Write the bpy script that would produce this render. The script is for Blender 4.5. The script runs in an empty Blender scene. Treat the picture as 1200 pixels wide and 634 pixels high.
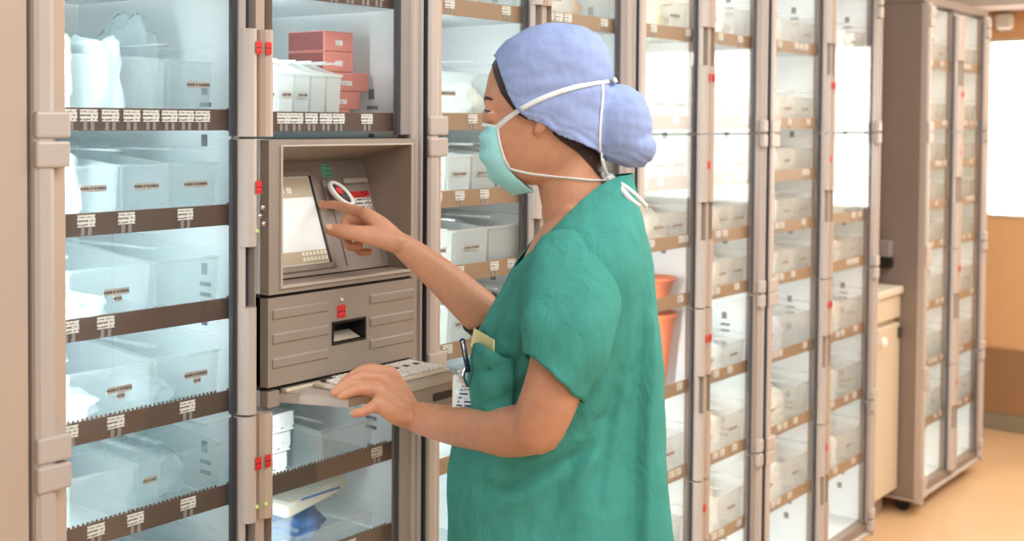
import bpy, bmesh, math, random
from mathutils import Vector, Matrix, noise
from mathutils.bvhtree import BVHTree
random.seed(7)
scene = bpy.context.scene
COL = scene.collection
R = math.radians

# ------------------------------------------------------------------ camera
FPX, PPY, PIT, ROL, TH = 1436.05, 186.77, .03189, .00764, .66134
EYE = Vector((-1.36563, -1.61523, 1.48854))
cd = bpy.data.cameras.new('camera'); cam = bpy.data.objects.new('camera', cd); COL.objects.link(cam)
cd.sensor_width = 36.0; cd.lens = 36.0 * FPX / 1200.0; cd.shift_y = -(317 - PPY) / 1200.0
_f = Vector((math.cos(TH), math.sin(TH), 0)); _r = Vector((math.sin(TH), -math.cos(TH), 0)); _u = Vector((0, 0, 1))
fw = _f * math.cos(PIT) - _u * math.sin(PIT)
up = _u * math.cos(PIT) + _f * math.sin(PIT)
cx = _r * math.cos(ROL) + up * math.sin(ROL)
cy = up * math.cos(ROL) - _r * math.sin(ROL)
M3 = Matrix((cx, cy, -fw)).transposed()
cam.matrix_world = Matrix.Translation(EYE) @ M3.to_4x4()
cd.dof.use_dof = True; cd.dof.focus_distance = 2.05; cd.dof.aperture_fstop = 4.5
scene.camera = cam

def ray(x, y):
    a, b = (x - 600) / FPX, (PPY - y) / FPX
    return fw + cx * a + cy * b
def atY(x, y, Y): d = ray(x, y); return EYE + d * ((Y - EYE.y) / d.y)
def atX(x, y, X): d = ray(x, y); return EYE + d * ((X - EYE.x) / d.x)
def atZ(x, y, Z): d = ray(x, y); return EYE + d * ((Z - EYE.z) / d.z)
def atD(x, y, D): return EYE + ray(x, y) * D

# ------------------------------------------------------------------ materials
def mat(name, col, rough=.5, metal=0., noise_amt=0., noise_scale=40., bump=0., bump_scale=200., bump2=0., sss=0., spec=.5, emit=None, estr=0.):
    m = bpy.data.materials.new(name); m.use_nodes = True
    nt = m.node_tree; N = nt.nodes; L = nt.links; b = N['Principled BSDF']
    b.inputs['Base Color'].default_value = (*col, 1); b.inputs['Roughness'].default_value = rough
    b.inputs['Metallic'].default_value = metal; b.inputs['Specular IOR Level'].default_value = spec
    if sss: 
        b.inputs['Subsurface Weight'].default_value = sss
        b.inputs['Subsurface Radius'].default_value = (.012, .005, .003); b.inputs['Subsurface Scale'].default_value = .6
    tc = N.new('ShaderNodeTexCoord')
    if noise_amt:
        n = N.new('ShaderNodeTexNoise'); n.inputs['Scale'].default_value = noise_scale; n.inputs['Detail'].default_value = 4
        L.new(tc.outputs['Object'], n.inputs['Vector'])
        r = N.new('ShaderNodeValToRGB')
        r.color_ramp.elements[0].position = .3; r.color_ramp.elements[1].position = .7
        r.color_ramp.elements[0].color = (*[c * (1 - noise_amt) for c in col], 1)
        r.color_ramp.elements[1].color = (*[min(1, c * (1 + noise_amt)) for c in col], 1)
        L.new(n.outputs['Fac'], r.inputs['Fac']); L.new(r.outputs['Color'], b.inputs['Base Color'])
    if bump:
        n2 = N.new('ShaderNodeTexNoise'); n2.inputs['Scale'].default_value = bump_scale; n2.inputs['Detail'].default_value = 5
        L.new(tc.outputs['Object'], n2.inputs['Vector'])
        bp = N.new('ShaderNodeBump'); bp.inputs['Strength'].default_value = bump; bp.inputs['Distance'].default_value = .004
        L.new(n2.outputs['Fac'], bp.inputs['Height']); L.new(bp.outputs['Normal'], b.inputs['Normal'])
        if bump2:      # soft crumples in cloth
            mp = N.new('ShaderNodeMapping'); mp.inputs['Scale'].default_value = (1, 1, .45); L.new(tc.outputs['Object'], mp.inputs['Vector'])
            n3 = N.new('ShaderNodeTexNoise'); n3.inputs['Scale'].default_value = 20; n3.inputs['Detail'].default_value = 3; n3.inputs['Distortion'].default_value = 1.2
            L.new(mp.outputs[0], n3.inputs['Vector'])
            b3 = N.new('ShaderNodeBump'); b3.inputs['Strength'].default_value = bump2; b3.inputs['Distance'].default_value = .02
            L.new(n3.outputs['Fac'], b3.inputs['Height']); L.new(b3.outputs['Normal'], bp.inputs['Normal'])
    if emit:
        b.inputs['Emission Color'].default_value = (*emit, 1); b.inputs['Emission Strength'].default_value = estr
    return m

def srgb(r, g, b):
    f = lambda c: (c / 255 / 12.92) if c / 255 <= .04045 else ((c / 255 + .055) / 1.055) ** 2.4
    return (f(r), f(g), f(b))

def clear_mat(name, col, clear, ior=1.45, gloss=.03, milky=0.5):
    """thin clear plastic or glass: straight-through light, a milky share, a Fresnel reflection"""
    m = bpy.data.materials.new(name); m.use_nodes = True
    nt = m.node_tree; N = nt.nodes; L = nt.links; N.remove(N['Principled BSDF'])
    out = N['Material Output']
    t = N.new('ShaderNodeBsdfTransparent'); t.inputs['Color'].default_value = (*[1 - (1 - c) * .25 for c in col], 1)
    d = N.new('ShaderNodeBsdfDiffuse'); d.inputs['Color'].default_value = (*col, 1)
    tl = N.new('ShaderNodeBsdfTranslucent'); tl.inputs['Color'].default_value = (*col, 1)
    md = N.new('ShaderNodeMixShader'); md.inputs[0].default_value = milky
    L.new(d.outputs[0], md.inputs[1]); L.new(tl.outputs[0], md.inputs[2])
    m1 = N.new('ShaderNodeMixShader'); m1.inputs[0].default_value = 1 - clear
    L.new(t.outputs[0], m1.inputs[1]); L.new(md.outputs[0], m1.inputs[2])
    g = N.new('ShaderNodeBsdfGlossy'); g.inputs['Roughness'].default_value = gloss
    fr = N.new('ShaderNodeFresnel'); fr.inputs['IOR'].default_value = ior
    m2 = N.new('ShaderNodeMixShader')
    ge = N.new('ShaderNodeNewGeometry'); fs = N.new('ShaderNodeMath'); fs.operation = 'SUBTRACT'; fs.inputs[0].default_value = 1
    L.new(ge.outputs['Backfacing'], fs.inputs[1]); fm = N.new('ShaderNodeMath'); fm.operation = 'MULTIPLY'
    L.new(fr.outputs[0], fm.inputs[0]); L.new(fs.outputs[0], fm.inputs[1])     # reflect at the outer face only
    L.new(fm.outputs[0], m2.inputs[0]); L.new(m1.outputs[0], m2.inputs[1]); L.new(g.outputs[0], m2.inputs[2])
    L.new(m2.outputs[0], out.inputs['Surface'])
    return m

def print_mat(name, paper, ink, sx, sz, thr=.5, cover=.55):
    """paper with rows of print-like dashes (procedural)"""
    m = mat(name, paper, .6); nt = m.node_tree; N = nt.nodes; L = nt.links; b = N['Principled BSDF']
    tc = N.new('ShaderNodeTexCoord'); mp = N.new('ShaderNodeMapping')
    mp.inputs['Scale'].default_value = (sx, 1, sz); L.new(tc.outputs['Generated'], mp.inputs['Vector'])
    sp = N.new('ShaderNodeSeparateXYZ'); L.new(mp.outputs[0], sp.inputs[0])
    fz = N.new('ShaderNodeMath'); fz.operation = 'FRACT'; L.new(sp.outputs['Z'], fz.inputs[0])
    row = N.new('ShaderNodeMath'); row.operation = 'COMPARE'; row.inputs[1].default_value = .5; row.inputs[2].default_value = cover / 2
    L.new(fz.outputs[0], row.inputs[0])
    n = N.new('ShaderNodeTexNoise'); n.inputs['Scale'].default_value = 1.7; n.inputs['Detail'].default_value = 1
    L.new(mp.outputs[0], n.inputs['Vector'])
    gt = N.new('ShaderNodeMath'); gt.operation = 'GREATER_THAN'; gt.inputs[1].default_value = thr; L.new(n.outputs['Fac'], gt.inputs[0])
    mu = N.new('ShaderNodeMath'); mu.operation = 'MULTIPLY'; L.new(row.outputs[0], mu.inputs[0]); L.new(gt.outputs[0], mu.inputs[1])
    mx = N.new('ShaderNodeMix'); mx.data_type = 'RGBA'
    mx.inputs['A'].default_value = (*paper, 1); mx.inputs['B'].default_value = (*ink, 1)
    L.new(mu.outputs[0], mx.inputs['Factor']); L.new(mx.outputs['Result'], b.inputs['Base Color'])
    return m

M = {}
M['taupe'] = mat('taupe_metal', srgb(192, 172, 156), .42, noise_amt=.03, noise_scale=6, bump=.03, bump_scale=500)
M['post'] = mat('post_metal', srgb(192, 179, 170), .36, noise_amt=.02, noise_scale=8)
M['side'] = mat('side_panel_grey', srgb(142, 126, 116), .45, noise_amt=.03, noise_scale=6)
M['grey'] = mat('grey_metal', srgb(150, 142, 138), .38, noise_amt=.02, noise_scale=8)
M['dark'] = mat('dark_gasket_and_shade', srgb(52, 52, 58), .5)  # door gaskets, and the painted shade strip on the posts
M['black'] = mat('black_plastic', srgb(22, 20, 20), .45)
M['liner'] = mat('white_liner', srgb(236, 240, 240), .45)
M['hole'] = mat('dark_slots', srgb(66, 64, 68), .7)
M['vent'] = mat('wall_slots', srgb(112, 122, 128), .7)
M['lip'] = mat('brown_shelf_lip', srgb(96, 72, 60), .3, noise_amt=.05, noise_scale=9)
M['lip_tan'] = mat('tan_shelf_lip', srgb(160, 128, 98), .4, noise_amt=.05, noise_scale=9)
M['card'] = print_mat('label_card_print', srgb(236, 230, 222), srgb(112, 104, 100), 5, 3, .47, .45)
M['tag'] = print_mat('bin_tag_print', srgb(186, 172, 160), srgb(80, 76, 76), 9, 1, .4, .4)
M['red'] = print_mat('red_sticker_print', srgb(222, 46, 46), srgb(120, 20, 26), 3, 3, .55, .5)
M['glass'] = clear_mat('door_glass', (.93, .98, .98), .985, 1.5, .0)
M['shelf'] = clear_mat('shelf_plate', (.80, .88, .89), .25, 1.3, .15, .5)
M['bin'] = clear_mat('clear_bin_plastic', (.95, .985, .99), .87, 1.35, .12, .7)
M['binf'] = clear_mat('clear_bin_plastic_warm', (.97, .95, .92), .85, 1.35, .12, .6)
M['binw'] = clear_mat('frosted_bin_plastic', (.93, .95, .94), .45, 1.35, .15, .55)
M['bag'] = clear_mat('clear_bag_film', (.84, .93, .96), .60, 1.3, .1, .5)
M['bagw'] = mat('white_packet_film', srgb(236, 228, 214), .35, noise_amt=.10, noise_scale=30, bump=.3, bump_scale=40)
M['bagb'] = mat('blue_white_film', srgb(208, 226, 234), .3, noise_amt=.12, noise_scale=25, bump=.3, bump_scale=40)
M['peach'] = mat('peach_packet', srgb(232, 202, 168), .5, noise_amt=.10, noise_scale=20)
M['tanbox'] = mat('tan_carton', srgb(196, 150, 112), .6, noise_amt=.06, noise_scale=20)
M['redbox'] = mat('salmon_carton', srgb(212, 128, 114), .5, noise_amt=.04, noise_scale=10)
M['redbox_end'] = mat('dark_red_carton_end', srgb(128, 60, 56), .5)
M['whitebox'] = print_mat('white_carton_print', srgb(228, 228, 222), srgb(96, 100, 100), 5, 3, .62, .35)
M['yellow'] = mat('yellow_film', srgb(236, 214, 120), .35, noise_amt=.06)
M['orange'] = mat('orange_plastic', srgb(236, 128, 88), .4)
M['purple'] = mat('purple_packet', srgb(140, 120, 160), .5)
M['bluepack'] = mat('blue_pouch', srgb(70, 116, 176), .35, noise_amt=.08)
M['terminal'] = mat('terminal_grey', srgb(158, 144, 132), .42, noise_amt=.03, noise_scale=15, bump=.05, bump_scale=900)
M['terminal_light'] = mat('terminal_light', srgb(190, 178, 166), .38)
M['chrome'] = mat('chrome', (.75, .75, .75), .15, 1.)
M['screen'] = mat('screen_display', srgb(200, 200, 196), .2, emit=srgb(232, 232, 226), estr=.42)
M['screen_bar'] = mat('screen_bars', srgb(176, 160, 134), .25, emit=srgb(206, 188, 156), estr=.22)
M['screen_ink'] = mat('screen_icons', srgb(214, 210, 190), .25, emit=srgb(236, 232, 212), estr=.28)
M['led'] = mat('green_indicator', srgb(190, 220, 130), .3, emit=srgb(190, 230, 120), estr=.25)
M['green_sticker'] = print_mat('green_sticker_print', srgb(122, 196, 156), srgb(70, 150, 110), 3, 3, .5, .4)
M['cream'] = mat('cream_plastic', srgb(222, 208, 188), .45)
M['key'] = mat('key_white', srgb(240, 236, 226), .4)
M['key_dark'] = mat('key_dark', srgb(70, 66, 62), .5)
M['skin'] = mat('skin', srgb(210, 152, 120), .46, noise_amt=.05, noise_scale=60, bump=.06, bump_scale=350, sss=.25, spec=.35)
M['nail'] = mat('fingernail', srgb(230, 182, 160), .25)
M['hair'] = mat('dark_hair', srgb(54, 34, 26), .5, noise_amt=.25, noise_scale=220)
M['scrub'] = mat('green_scrub_cloth', srgb(72, 152, 140), .8, noise_amt=.05, noise_scale=30, bump=.22, bump_scale=900, bump2=.38, spec=.15)
M['cap'] = mat('blue_cap_cloth', srgb(156, 172, 216), .85, noise_amt=.05, noise_scale=45, bump=.12, bump_scale=300, bump2=.12, spec=.1)
M['mask'] = mat('aqua_mask_cloth', srgb(166, 226, 226), .8, noise_amt=.04, bump=.2, bump_scale=500, spec=.1)
M['tie'] = mat('white_tie_cloth', srgb(238, 240, 240), .8, spec=.1)
M['eye'] = mat('eye_white', srgb(235, 230, 225), .2)
M['iris'] = mat('iris_brown', srgb(50, 30, 20), .2)
M['note'] = mat('yellow_paper', srgb(244, 232, 168), .7)
M['pen'] = mat('pen_blue', srgb(24, 50, 84), .25)
M['badge'] = print_mat('badge_print', srgb(226, 232, 240), srgb(40, 70, 110), 3, 6, .45, .45)
M['shoe'] = mat('shoe', srgb(230, 230, 230), .6)
M['counter'] = mat('counter_cream', srgb(216, 198, 170), .45, noise_amt=.02)
M['wall'] = mat('peach_wall_paint', srgb(236, 186, 134), .7, noise_amt=.02, noise_scale=3)
M['wainscot'] = mat('brown_wall_panel', srgb(166, 128, 92), .5, noise_amt=.04, noise_scale=5)
M['soffit'] = mat('grey_soffit', srgb(196, 180, 168), .7)
M['base'] = mat('grey_baseboard', srgb(150, 140, 120), .5)
M['floor'] = mat('tan_floor', srgb(226, 186, 142), .3, noise_amt=.05, noise_scale=4)
M['backwall'] = mat('brown_back_wall', srgb(128, 104, 88), .7)
M['sky'] = mat('window_daylight', (1, 1, 1), .5, emit=(1, .985, .95), estr=7.0)
M['lamp'] = mat('lamp_diffuser', (1, 1, 1), .5, emit=(1, .96, .9), estr=6.0)

# ------------------------------------------------------------------ mesh helpers
def finish(bm, name, m, parent=None, smooth=False, loc=None):
    me = bpy.data.meshes.new(name)
    bmesh.ops.recalc_face_normals(bm, faces=bm.faces) if len(bm.faces) else None
    bm.to_mesh(me); bm.free()
    if smooth:
        for p in me.polygons: p.use_smooth = True
    for x in (m if isinstance(m, (list, tuple)) else [m]): me.materials.append(x)
    return link(name, me, parent, loc)
def link(name, me, parent=None, loc=None):
    o = bpy.data.objects.new(name, me); COL.objects.link(o)
    if parent: o.parent = parent
    if loc is not None: o.location = loc
    return o
CACHE = {}
def part(name, key, fn, m, parent, loc=(0, 0, 0), smooth=False):
    """a mesh shared by all repeats of the same part"""
    k = (name, key, m.name if not isinstance(m, (list, tuple)) else tuple(x.name for x in m))
    if k not in CACHE:
        bm = bmesh.new(); fn(bm); bmesh.ops.recalc_face_normals(bm, faces=bm.faces)
        me = bpy.data.meshes.new(name); bm.to_mesh(me); bm.free()
        if smooth:
            for p in me.polygons: p.use_smooth = True
        for x in (m if isinstance(m, (list, tuple)) else [m]): me.materials.append(x)
        CACHE[k] = me
    return link(name, CACHE[k], parent, loc)
def box(bm, x0, x1, y0, y1, z0, z1, bev=0., seg=2, mi=0):
    r = bmesh.ops.create_cube(bm, size=1.0)
    vs = r['verts']
    for v in vs:
        v.co = Vector((x0 + (v.co.x + .5) * (x1 - x0), y0 + (v.co.y + .5) * (y1 - y0), z0 + (v.co.z + .5) * (z1 - z0)))
    es = list({e for v in vs for e in v.link_edges})
    fs = list({f for v in vs for f in v.link_faces})
    for f in fs: f.material_index = mi
    if bev:
        r2 = bmesh.ops.bevel(bm, geom=es, offset=bev, segments=seg, profile=.5, affect='EDGES')
        for f in r2['faces']: f.material_index = mi
    return vs
def prism(bm, pts, axis, a, b, mi=0):
    """extrude a 2-D outline; axis 'x' : pts=(y,z); 'y': (x,z); 'z': (x,y)"""
    def v3(p, t): return {'x': (t, p[0], p[1]), 'y': (p[0], t, p[1]), 'z': (p[0], p[1], t)}[axis]
    A = [bm.verts.new(v3(p, a)) for p in pts]; B = [bm.verts.new(v3(p, b)) for p in pts]
    n = len(pts); fs = [bm.faces.new(A[::-1]), bm.faces.new(B)]
    for i in range(n): fs.append(bm.faces.new((A[i], A[(i + 1) % n], B[(i + 1) % n], B[i])))
    for f in fs: f.material_index = mi
def cyl(bm, p0, p1, r0, r1=None, n=16):
    p0, p1 = Vector(p0), Vector(p1); r1 = r0 if r1 is None else r1
    d = (p1 - p0); q = d.to_track_quat('Z', 'Y')
    m = Matrix.Translation((p0 + p1) / 2) @ q.to_matrix().to_4x4()
    return bmesh.ops.create_cone(bm, cap_ends=True, segments=n, radius1=r0, radius2=r1, depth=d.length, matrix=m)['verts']
def rings_mesh(bm, rings, close=True, cap=True):
    V = [[bm.verts.new(p) for p in r] for r in rings]; n = len(V[0])
    for i in range(len(V) - 1):
        for j in range(n if close else n - 1):
            k = (j + 1) % n
            bm.faces.new((V[i][j], V[i][k], V[i + 1][k], V[i + 1][j]))
    if cap and close:
        bm.faces.new(V[0][::-1]); bm.faces.new(V[-1])
def limb(bm, pts, rad, n=14, flat=None, hint=Vector((0, 0, 1)), round_ends=True):
    """tapering limb through pts; rad = radius per point (or (a, b)); rounded ends"""
    pts = [Vector(p) for p in pts]; rings = []
    rad = [(r, r) if not isinstance(r, tuple) else r for r in rad]
    # resample with Catmull-Rom
    P2, R2 = [], []
    for i in range(len(pts) - 1):
        p0 = pts[max(i - 1, 0)]; p1 = pts[i]; p2 = pts[i + 1]; p3 = pts[min(i + 2, len(pts) - 1)]
        for s in range(4):
            t = s / 4
            P2.append(.5 * ((2 * p1) + (p2 - p0) * t + (2 * p0 - 5 * p1 + 4 * p2 - p3) * t * t + (3 * p1 - p0 - 3 * p2 + p3) * t ** 3))
            R2.append(tuple(rad[i][k] * (1 - t) + rad[i + 1][k] * t for k in (0, 1)))
    P2.append(pts[-1]); R2.append(rad[-1])
    N = len(P2)
    def ring(c, T, r):
        s = T.cross(hint)
        if s.length < 1e-4: s = T.cross(Vector((1, 0, 0)))
        s.normalize(); u2 = s.cross(T).normalized()
        return [c + s * (math.cos(2 * math.pi * k / n) * r[0]) + u2 * (math.sin(2 * math.pi * k / n) * r[1]) for k in range(n)]
    Ts = [(P2[min(i + 1, N - 1)] - P2[max(i - 1, 0)]).normalized() for i in range(N)]
    if round_ends:
        for a in (75, 50, 25): rings.append(ring(P2[0] - Ts[0] * (math.sin(R(a)) * min(R2[0])), Ts[0], tuple(x * math.cos(R(a)) for x in R2[0])))
    for i in range(N): rings.append(ring(P2[i], Ts[i], R2[i]))
    if round_ends:
        for a in (25, 50, 75): rings.append(ring(P2[-1] + Ts[-1] * (math.sin(R(a)) * min(R2[-1])), Ts[-1], tuple(x * math.cos(R(a)) for x in R2[-1])))
    rings_mesh(bm, rings)
def ellipsoid(bm, c, ax, mtx=None, u=20, v=14):
    m = Matrix.Translation(Vector(c)) @ (mtx.to_4x4() if mtx else Matrix.Identity(4)) @ Matrix.Diagonal((*ax, 1))
    return bmesh.ops.create_uvsphere(bm, u_segments=u, v_segments=v, radius=1, matrix=m)['verts']
def ribbon(bm, pts, w, th, side):
    """flat strap through pts; side(p) gives the outward direction"""
    rings = []; pts = [Vector(p) for p in pts]; N = len(pts)
    for i, p in enumerate(pts):
        T = (pts[min(i + 1, N - 1)] - pts[max(i - 1, 0)]).normalized()
        o = Vector(side(p)); o = (o - T * o.dot(T)).normalized(); s = T.cross(o)
        rings.append([p + s * w / 2 + o * th / 2, p - s * w / 2 + o * th / 2, p - s * w / 2 - o * th / 2, p + s * w / 2 - o * th / 2])
    rings_mesh(bm, rings)
def catmull(pts, k=6):
    pts = [Vector(p) for p in pts]; out = []
    for i in range(len(pts) - 1):
        p0 = pts[max(i - 1, 0)]; p1 = pts[i]; p2 = pts[i + 1]; p3 = pts[min(i + 2, len(pts) - 1)]
        for s in range(k):
            t = s / k
            out.append(.5 * ((2 * p1) + (p2 - p0) * t + (2 * p0 - 5 * p1 + 4 * p2 - p3) * t * t + (3 * p1 - p0 - 3 * p2 + p3) * t ** 3))
    out.append(pts[-1]); return out
def fuse(bm, voxel, smooth_it=3, fac=.5):
    """one continuous surface out of overlapping closed volumes"""
    me = bpy.data.meshes.new('tmp'); bm.to_mesh(me); bm.free()
    o = bpy.data.objects.new('tmp', me); COL.objects.link(o)
    md = o.modifiers.new('r', 'REMESH'); md.mode = 'VOXEL'; md.voxel_size = voxel; md.adaptivity = 0
    if smooth_it:
        s = o.modifiers.new('s', 'SMOOTH'); s.iterations = smooth_it; s.factor = fac
    dg = bpy.context.evaluated_depsgraph_get(); ev = o.evaluated_get(dg)
    b2 = bmesh.new(); b2.from_mesh(ev.to_mesh()); ev.to_mesh_clear()
    bpy.data.objects.remove(o); bpy.data.meshes.remove(me)
    return b2
def interp(tab, x):
    if x <= tab[0][0]: return tab[0][1:]
    for a, b in zip(tab, tab[1:]):
        if x <= b[0]:
            t = (x - a[0]) / (b[0] - a[0]); return tuple(p + (q - p) * t for p, q in zip(a[1:], b[1:]))
    return tab[-1][1:]
def thing(name, label, cat, loc=(0, 0, 0), rz=0., group=None):
    o = bpy.data.objects.new(name, None); COL.objects.link(o); o.empty_display_size = .05
    o.location = loc; o.rotation_euler = (0, 0, rz); tag(o, label, cat, group); return o
def tag(o, label, cat, group=None):
    o['label'] = label; o['category'] = cat
    if group: o['group'] = group
    return o
def struct(bm, name, m, label, cat):
    o = finish(bm, name, m); o['kind'] = 'structure'; tag(o, label, cat); return o

# ------------------------------------------------------------------ the room
WX = 4.78
bm = bmesh.new(); box(bm, -3.0, 6.0, -4.5, 1.0, -.05, 0); struct(bm, 'floor', M['floor'], 'tan polished floor running along the cabinet row', 'floor')
bm = bmesh.new(); box(bm, -3.0, WX + .1, .72, .80, 0, 2.75); struct(bm, 'wall_back', M['backwall'], 'brown wall seen in the gap behind the white base cupboard', 'wall')
WZ0, WZ1 = 1.035, 1.90
wins = [(-.16, .24), (-1.14, -.74), (-2.30, -1.50)]
bm = bmesh.new()
ys = [-4.5] + [v for w in sorted(wins) for v in w] + [.72]
box(bm, WX, WX + .1, -4.5, .72, .40, WZ0); box(bm, WX, WX + .1, -4.5, .72, WZ1, 2.75)
for i in range(0, len(ys), 2): box(bm, WX, WX + .1, ys[i], ys[i + 1], WZ0, WZ1)
struct(bm, 'wall_right', M['wall'], 'peach painted end wall with bright windows beyond the last cabinet', 'wall')
bm = bmesh.new(); box(bm, WX - .015, WX + .1, -4.5, .72, .08, .40, .004); struct(bm, 'wall_lower', M['wainscot'], 'brown lower panel along the foot of the peach wall', 'wall')
bm = bmesh.new(); box(bm, WX - .022, WX + .1, -4.5, .72, 0, .08, .003); struct(bm, 'baseboard_right', M['base'], 'grey baseboard under the brown wall panel', 'baseboard')
bm = bmesh.new(); box(bm, WX - .35, WX + .1, -4.5, .72, 2.03, 2.12, .006); struct(bm, 'trim_1', M['soffit'], 'grey soffit edge above the window at top right', 'trim')
for i, (a, b) in enumerate(wins):
    bm = bmesh.new()
    for (p, q, r_, s) in ((a, a + .02, WZ0, WZ1), (b - .02, b, WZ0, WZ1), (a, b, WZ0, WZ0 + .015), (a, b, WZ1 - .015, WZ1)): box(bm, WX - .006, WX + .06, p, q, r_, s, .002)
    o = struct(bm, 'window_%d' % (i + 1), M['cream'], ['bright window beside the last cabinet', 'second window along the end wall, out of frame', 'window nearest the camera on the end wall, out of frame'][i], 'window')
    bm = bmesh.new(); box(bm, WX + .05, WX + .055, a + .01, b - .01, WZ0 + .01, WZ1 - .01)
    finish(bm, 'window_pane', M['sky'], o)
# small rounded white fixture on the end wall
c = atX(1177, 25, WX - .03)
t = thing('wall_fixture', 'small rounded white fixture on the peach wall above the window', 'fixture', (WX, c.y, c.z - .05))
bm = bmesh.new(); box(bm, -.006, .0, -.03, .035, .0, .1, .003); finish(bm, 'back_plate', M['cream'], t)
bm = bmesh.new(); box(bm, -.06, -.006, -.045, .045, .01, .09, .025, 4); finish(bm, 'cover', M['key'], t, True)

# ------------------------------------------------------------------ supply cabinets
ZB, SEAMS, ZT = .10, [1.456, .992, .528], 1.92
MOD = [(1.456, 1.92), (.992, 1.456), (.528, .992), (.10, .528)]
DEP = .50
HW, XI, XO = .40, .040, .345           # half width; a column's glass runs from XI to XO either side of the centre (set per cabinet)
def f_carcass(bm):
    box(bm, -HW, -HW + .018, .0, DEP, ZB - .03, ZT + .02); box(bm, HW - .018, HW, .0, DEP, ZB - .03, ZT + .02)
    box(bm, -HW + .018, HW - .018, DEP - .018, DEP, ZB - .03, ZT + .02)
    box(bm, -HW, HW, -.01, DEP, ZT + .02, ZT + .05, .006)
    box(bm, -HW + .018, HW - .018, .0, DEP - .018, ZB - .03, ZB - .004)
    box(bm, -.014, .014, .012, DEP - .018, ZB - .004, ZT + .02)
def f_liner(bm):
    for s in (-1, 1):
        xs = sorted((s * .0145, s * .0165)); box(bm, xs[0], xs[1], .03, DEP - .019, ZB, ZT + .015)
        xs = sorted((s * (HW - .0185), s * (HW - .0205))); box(bm, xs[0], xs[1], .03, DEP - .019, ZB, ZT + .015)
        xs = sorted((s * .0166, s * (HW - .0206))); box(bm, xs[0], xs[1], DEP - .021, DEP - .019, ZB, ZT + .015)
        box(bm, xs[0], xs[1], .03, DEP - .021, ZT + .012, ZT + .0145)
        box(bm, xs[0], xs[1], .03, DEP - .021, ZB - .0035, ZB + .001)
def f_vent(bm):
    box(bm, -.0006, 0, .092, .108, .088, .108)
    for zz in (.05, .068): box(bm, -.0006, 0, .082, .112, zz, zz + .007)
def f_vent_square(bm): box(bm, -.0006, 0, .092, .108, 0, .02)
def f_base(bm):
    box(bm, -HW + .004, HW - .004, -.012, DEP - .01, .05, ZB - .032, .01, 3)
def f_post(bm):   # rounded upright on the hinge side, local origin at its outer edge
    prof = [(.0, .0), (.0, -.020), (.002, -.026), (.008, -.030), (.024, -.030), (.032, -.027), (.036, -.019), (.036, .0)]
    prism(bm, prof, 'z', ZB - .05, ZT + .02)
def f_postr(bm):
    prof = [(-.024, .0), (-.024, -.008), (-.020, -.012), (-.008, -.014), (-.007, -.020), (-.001, -.020), (.0, .0)]
    prism(bm, prof, 'z', ZB - .05, ZT + .02)
def f_hinge(bm):
    box(bm, .001, .055, -.034, -.002, -.040, -.002, .004, 2); box(bm, .001, .055, -.034, -.002, .002, .040, .004, 2)
def f_hinger(bm):
    box(bm, -.030, -.002, -.026, -.002, -.040, -.002, .006, 3); box(bm, -.030, -.002, -.026, -.002, .002, .040, .006, 3)
def f_caster(bm):
    cyl(bm, (-.012, 0, .028), (.012, 0, .028), .028, n=20); box(bm, -.018, .018, -.018, .018, .036, .0502, .004)
def doorframe(h, s):
    def f(bm):      # s=-1: column left of the centre ; origin at the module's lower centre
        a, b = sorted((s * XI, s * XO))
        box(bm, b - .0045, b + .0045, -.008, .002, .003, h - .003, .001)
    return f
def doorstile(h, s):
    def f(bm):
        a, b = sorted((s * (XO + (.0048 if s > 0 else -.003)), s * (HW - (.037 if s < 0 else .025)))); box(bm, a, b, -.010, .0, .003, h - .003, .002)
    return f
def pane(h, s):
    def f(bm):
        a, b = sorted((s * XI, s * XO)); box(bm, a + (.0034 if s < 0 else 0.), b - .0046, -.006, -.002, .003, h - .003)
    return f
def fhandle(h, s):
    """bowed grip profile down the door's opening edge with a finger pocket cut in"""
    def f(bm):
        x0, x1 = sorted((s * .0015, s * .034)); p0, p1 = .39 * h, .61 * h
        N = 16
        def prof(y0):
            pr = []
            for k in range(7):
                a = math.pi * k / 6; pr.append(((x0 + x1) / 2 - math.cos(a) * (x1 - x0) / 2, -.010 - math.sin(a) * y0))
            return pr + [(x1, 0), (x0, 0)]
        for z0, z1 in ((.002, p0), (p1, h - .002)): prism(bm, prof(.020), 'z', z0, z1)
        xp = x0 + .007 if s < 0 else x0 + .012
        prism(bm, [(x0, 0), (x0, -.012), (xp, -.020), (xp, 0)], 'z', p0, p1)
        prism(bm, [(x1 - .007, 0), (x1 - .007, -.024), (x1, -.012), (x1, 0)], 'z', p0, p1)
    return f
def fpocket(h, s):
    def f(bm):
        x0, x1 = sorted((s * .0015, s * .034)); box(bm, x0 + .0075, x1 - .0075, -.006, -.001, .39 * h, .61 * h)
    return f
def fsticker(bm): box(bm, -.006, .006, -.001, 0, 0, .021)
def fled(bm): ellipsoid(bm, (0, 0, 0), (.0035, .003, .0035), u=10, v=8)
LH = .035
SW = .15
def f_shelf(bm): box(bm, -SW - .002, SW + .002, .0185, .46, .0, .004)
def f_lip(comb):
    def f(bm):
        box(bm, -SW, SW, .0125, .0175, .0, LH, .0008)
        box(bm, SW - .006, SW, .011, .0185, -.001, LH + .0025, .0006); box(bm, -SW, -SW + .006, .011, .0185, -.001, LH + .0025, .0006)
        if comb:
            for k in range(36): box(bm, -.139 + k * .008, -.136 + k * .008, .014, .016, LH, LH + .0035)
    return f
def f_card(bm): box(bm, -.015, .015, .011, .0123, .014, .032)
def f_clip(bm):
    for k in (-1, 1): box(bm, k * .006 - .003, k * .006 + .003, .0112, .0123, .001, .013)

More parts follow.
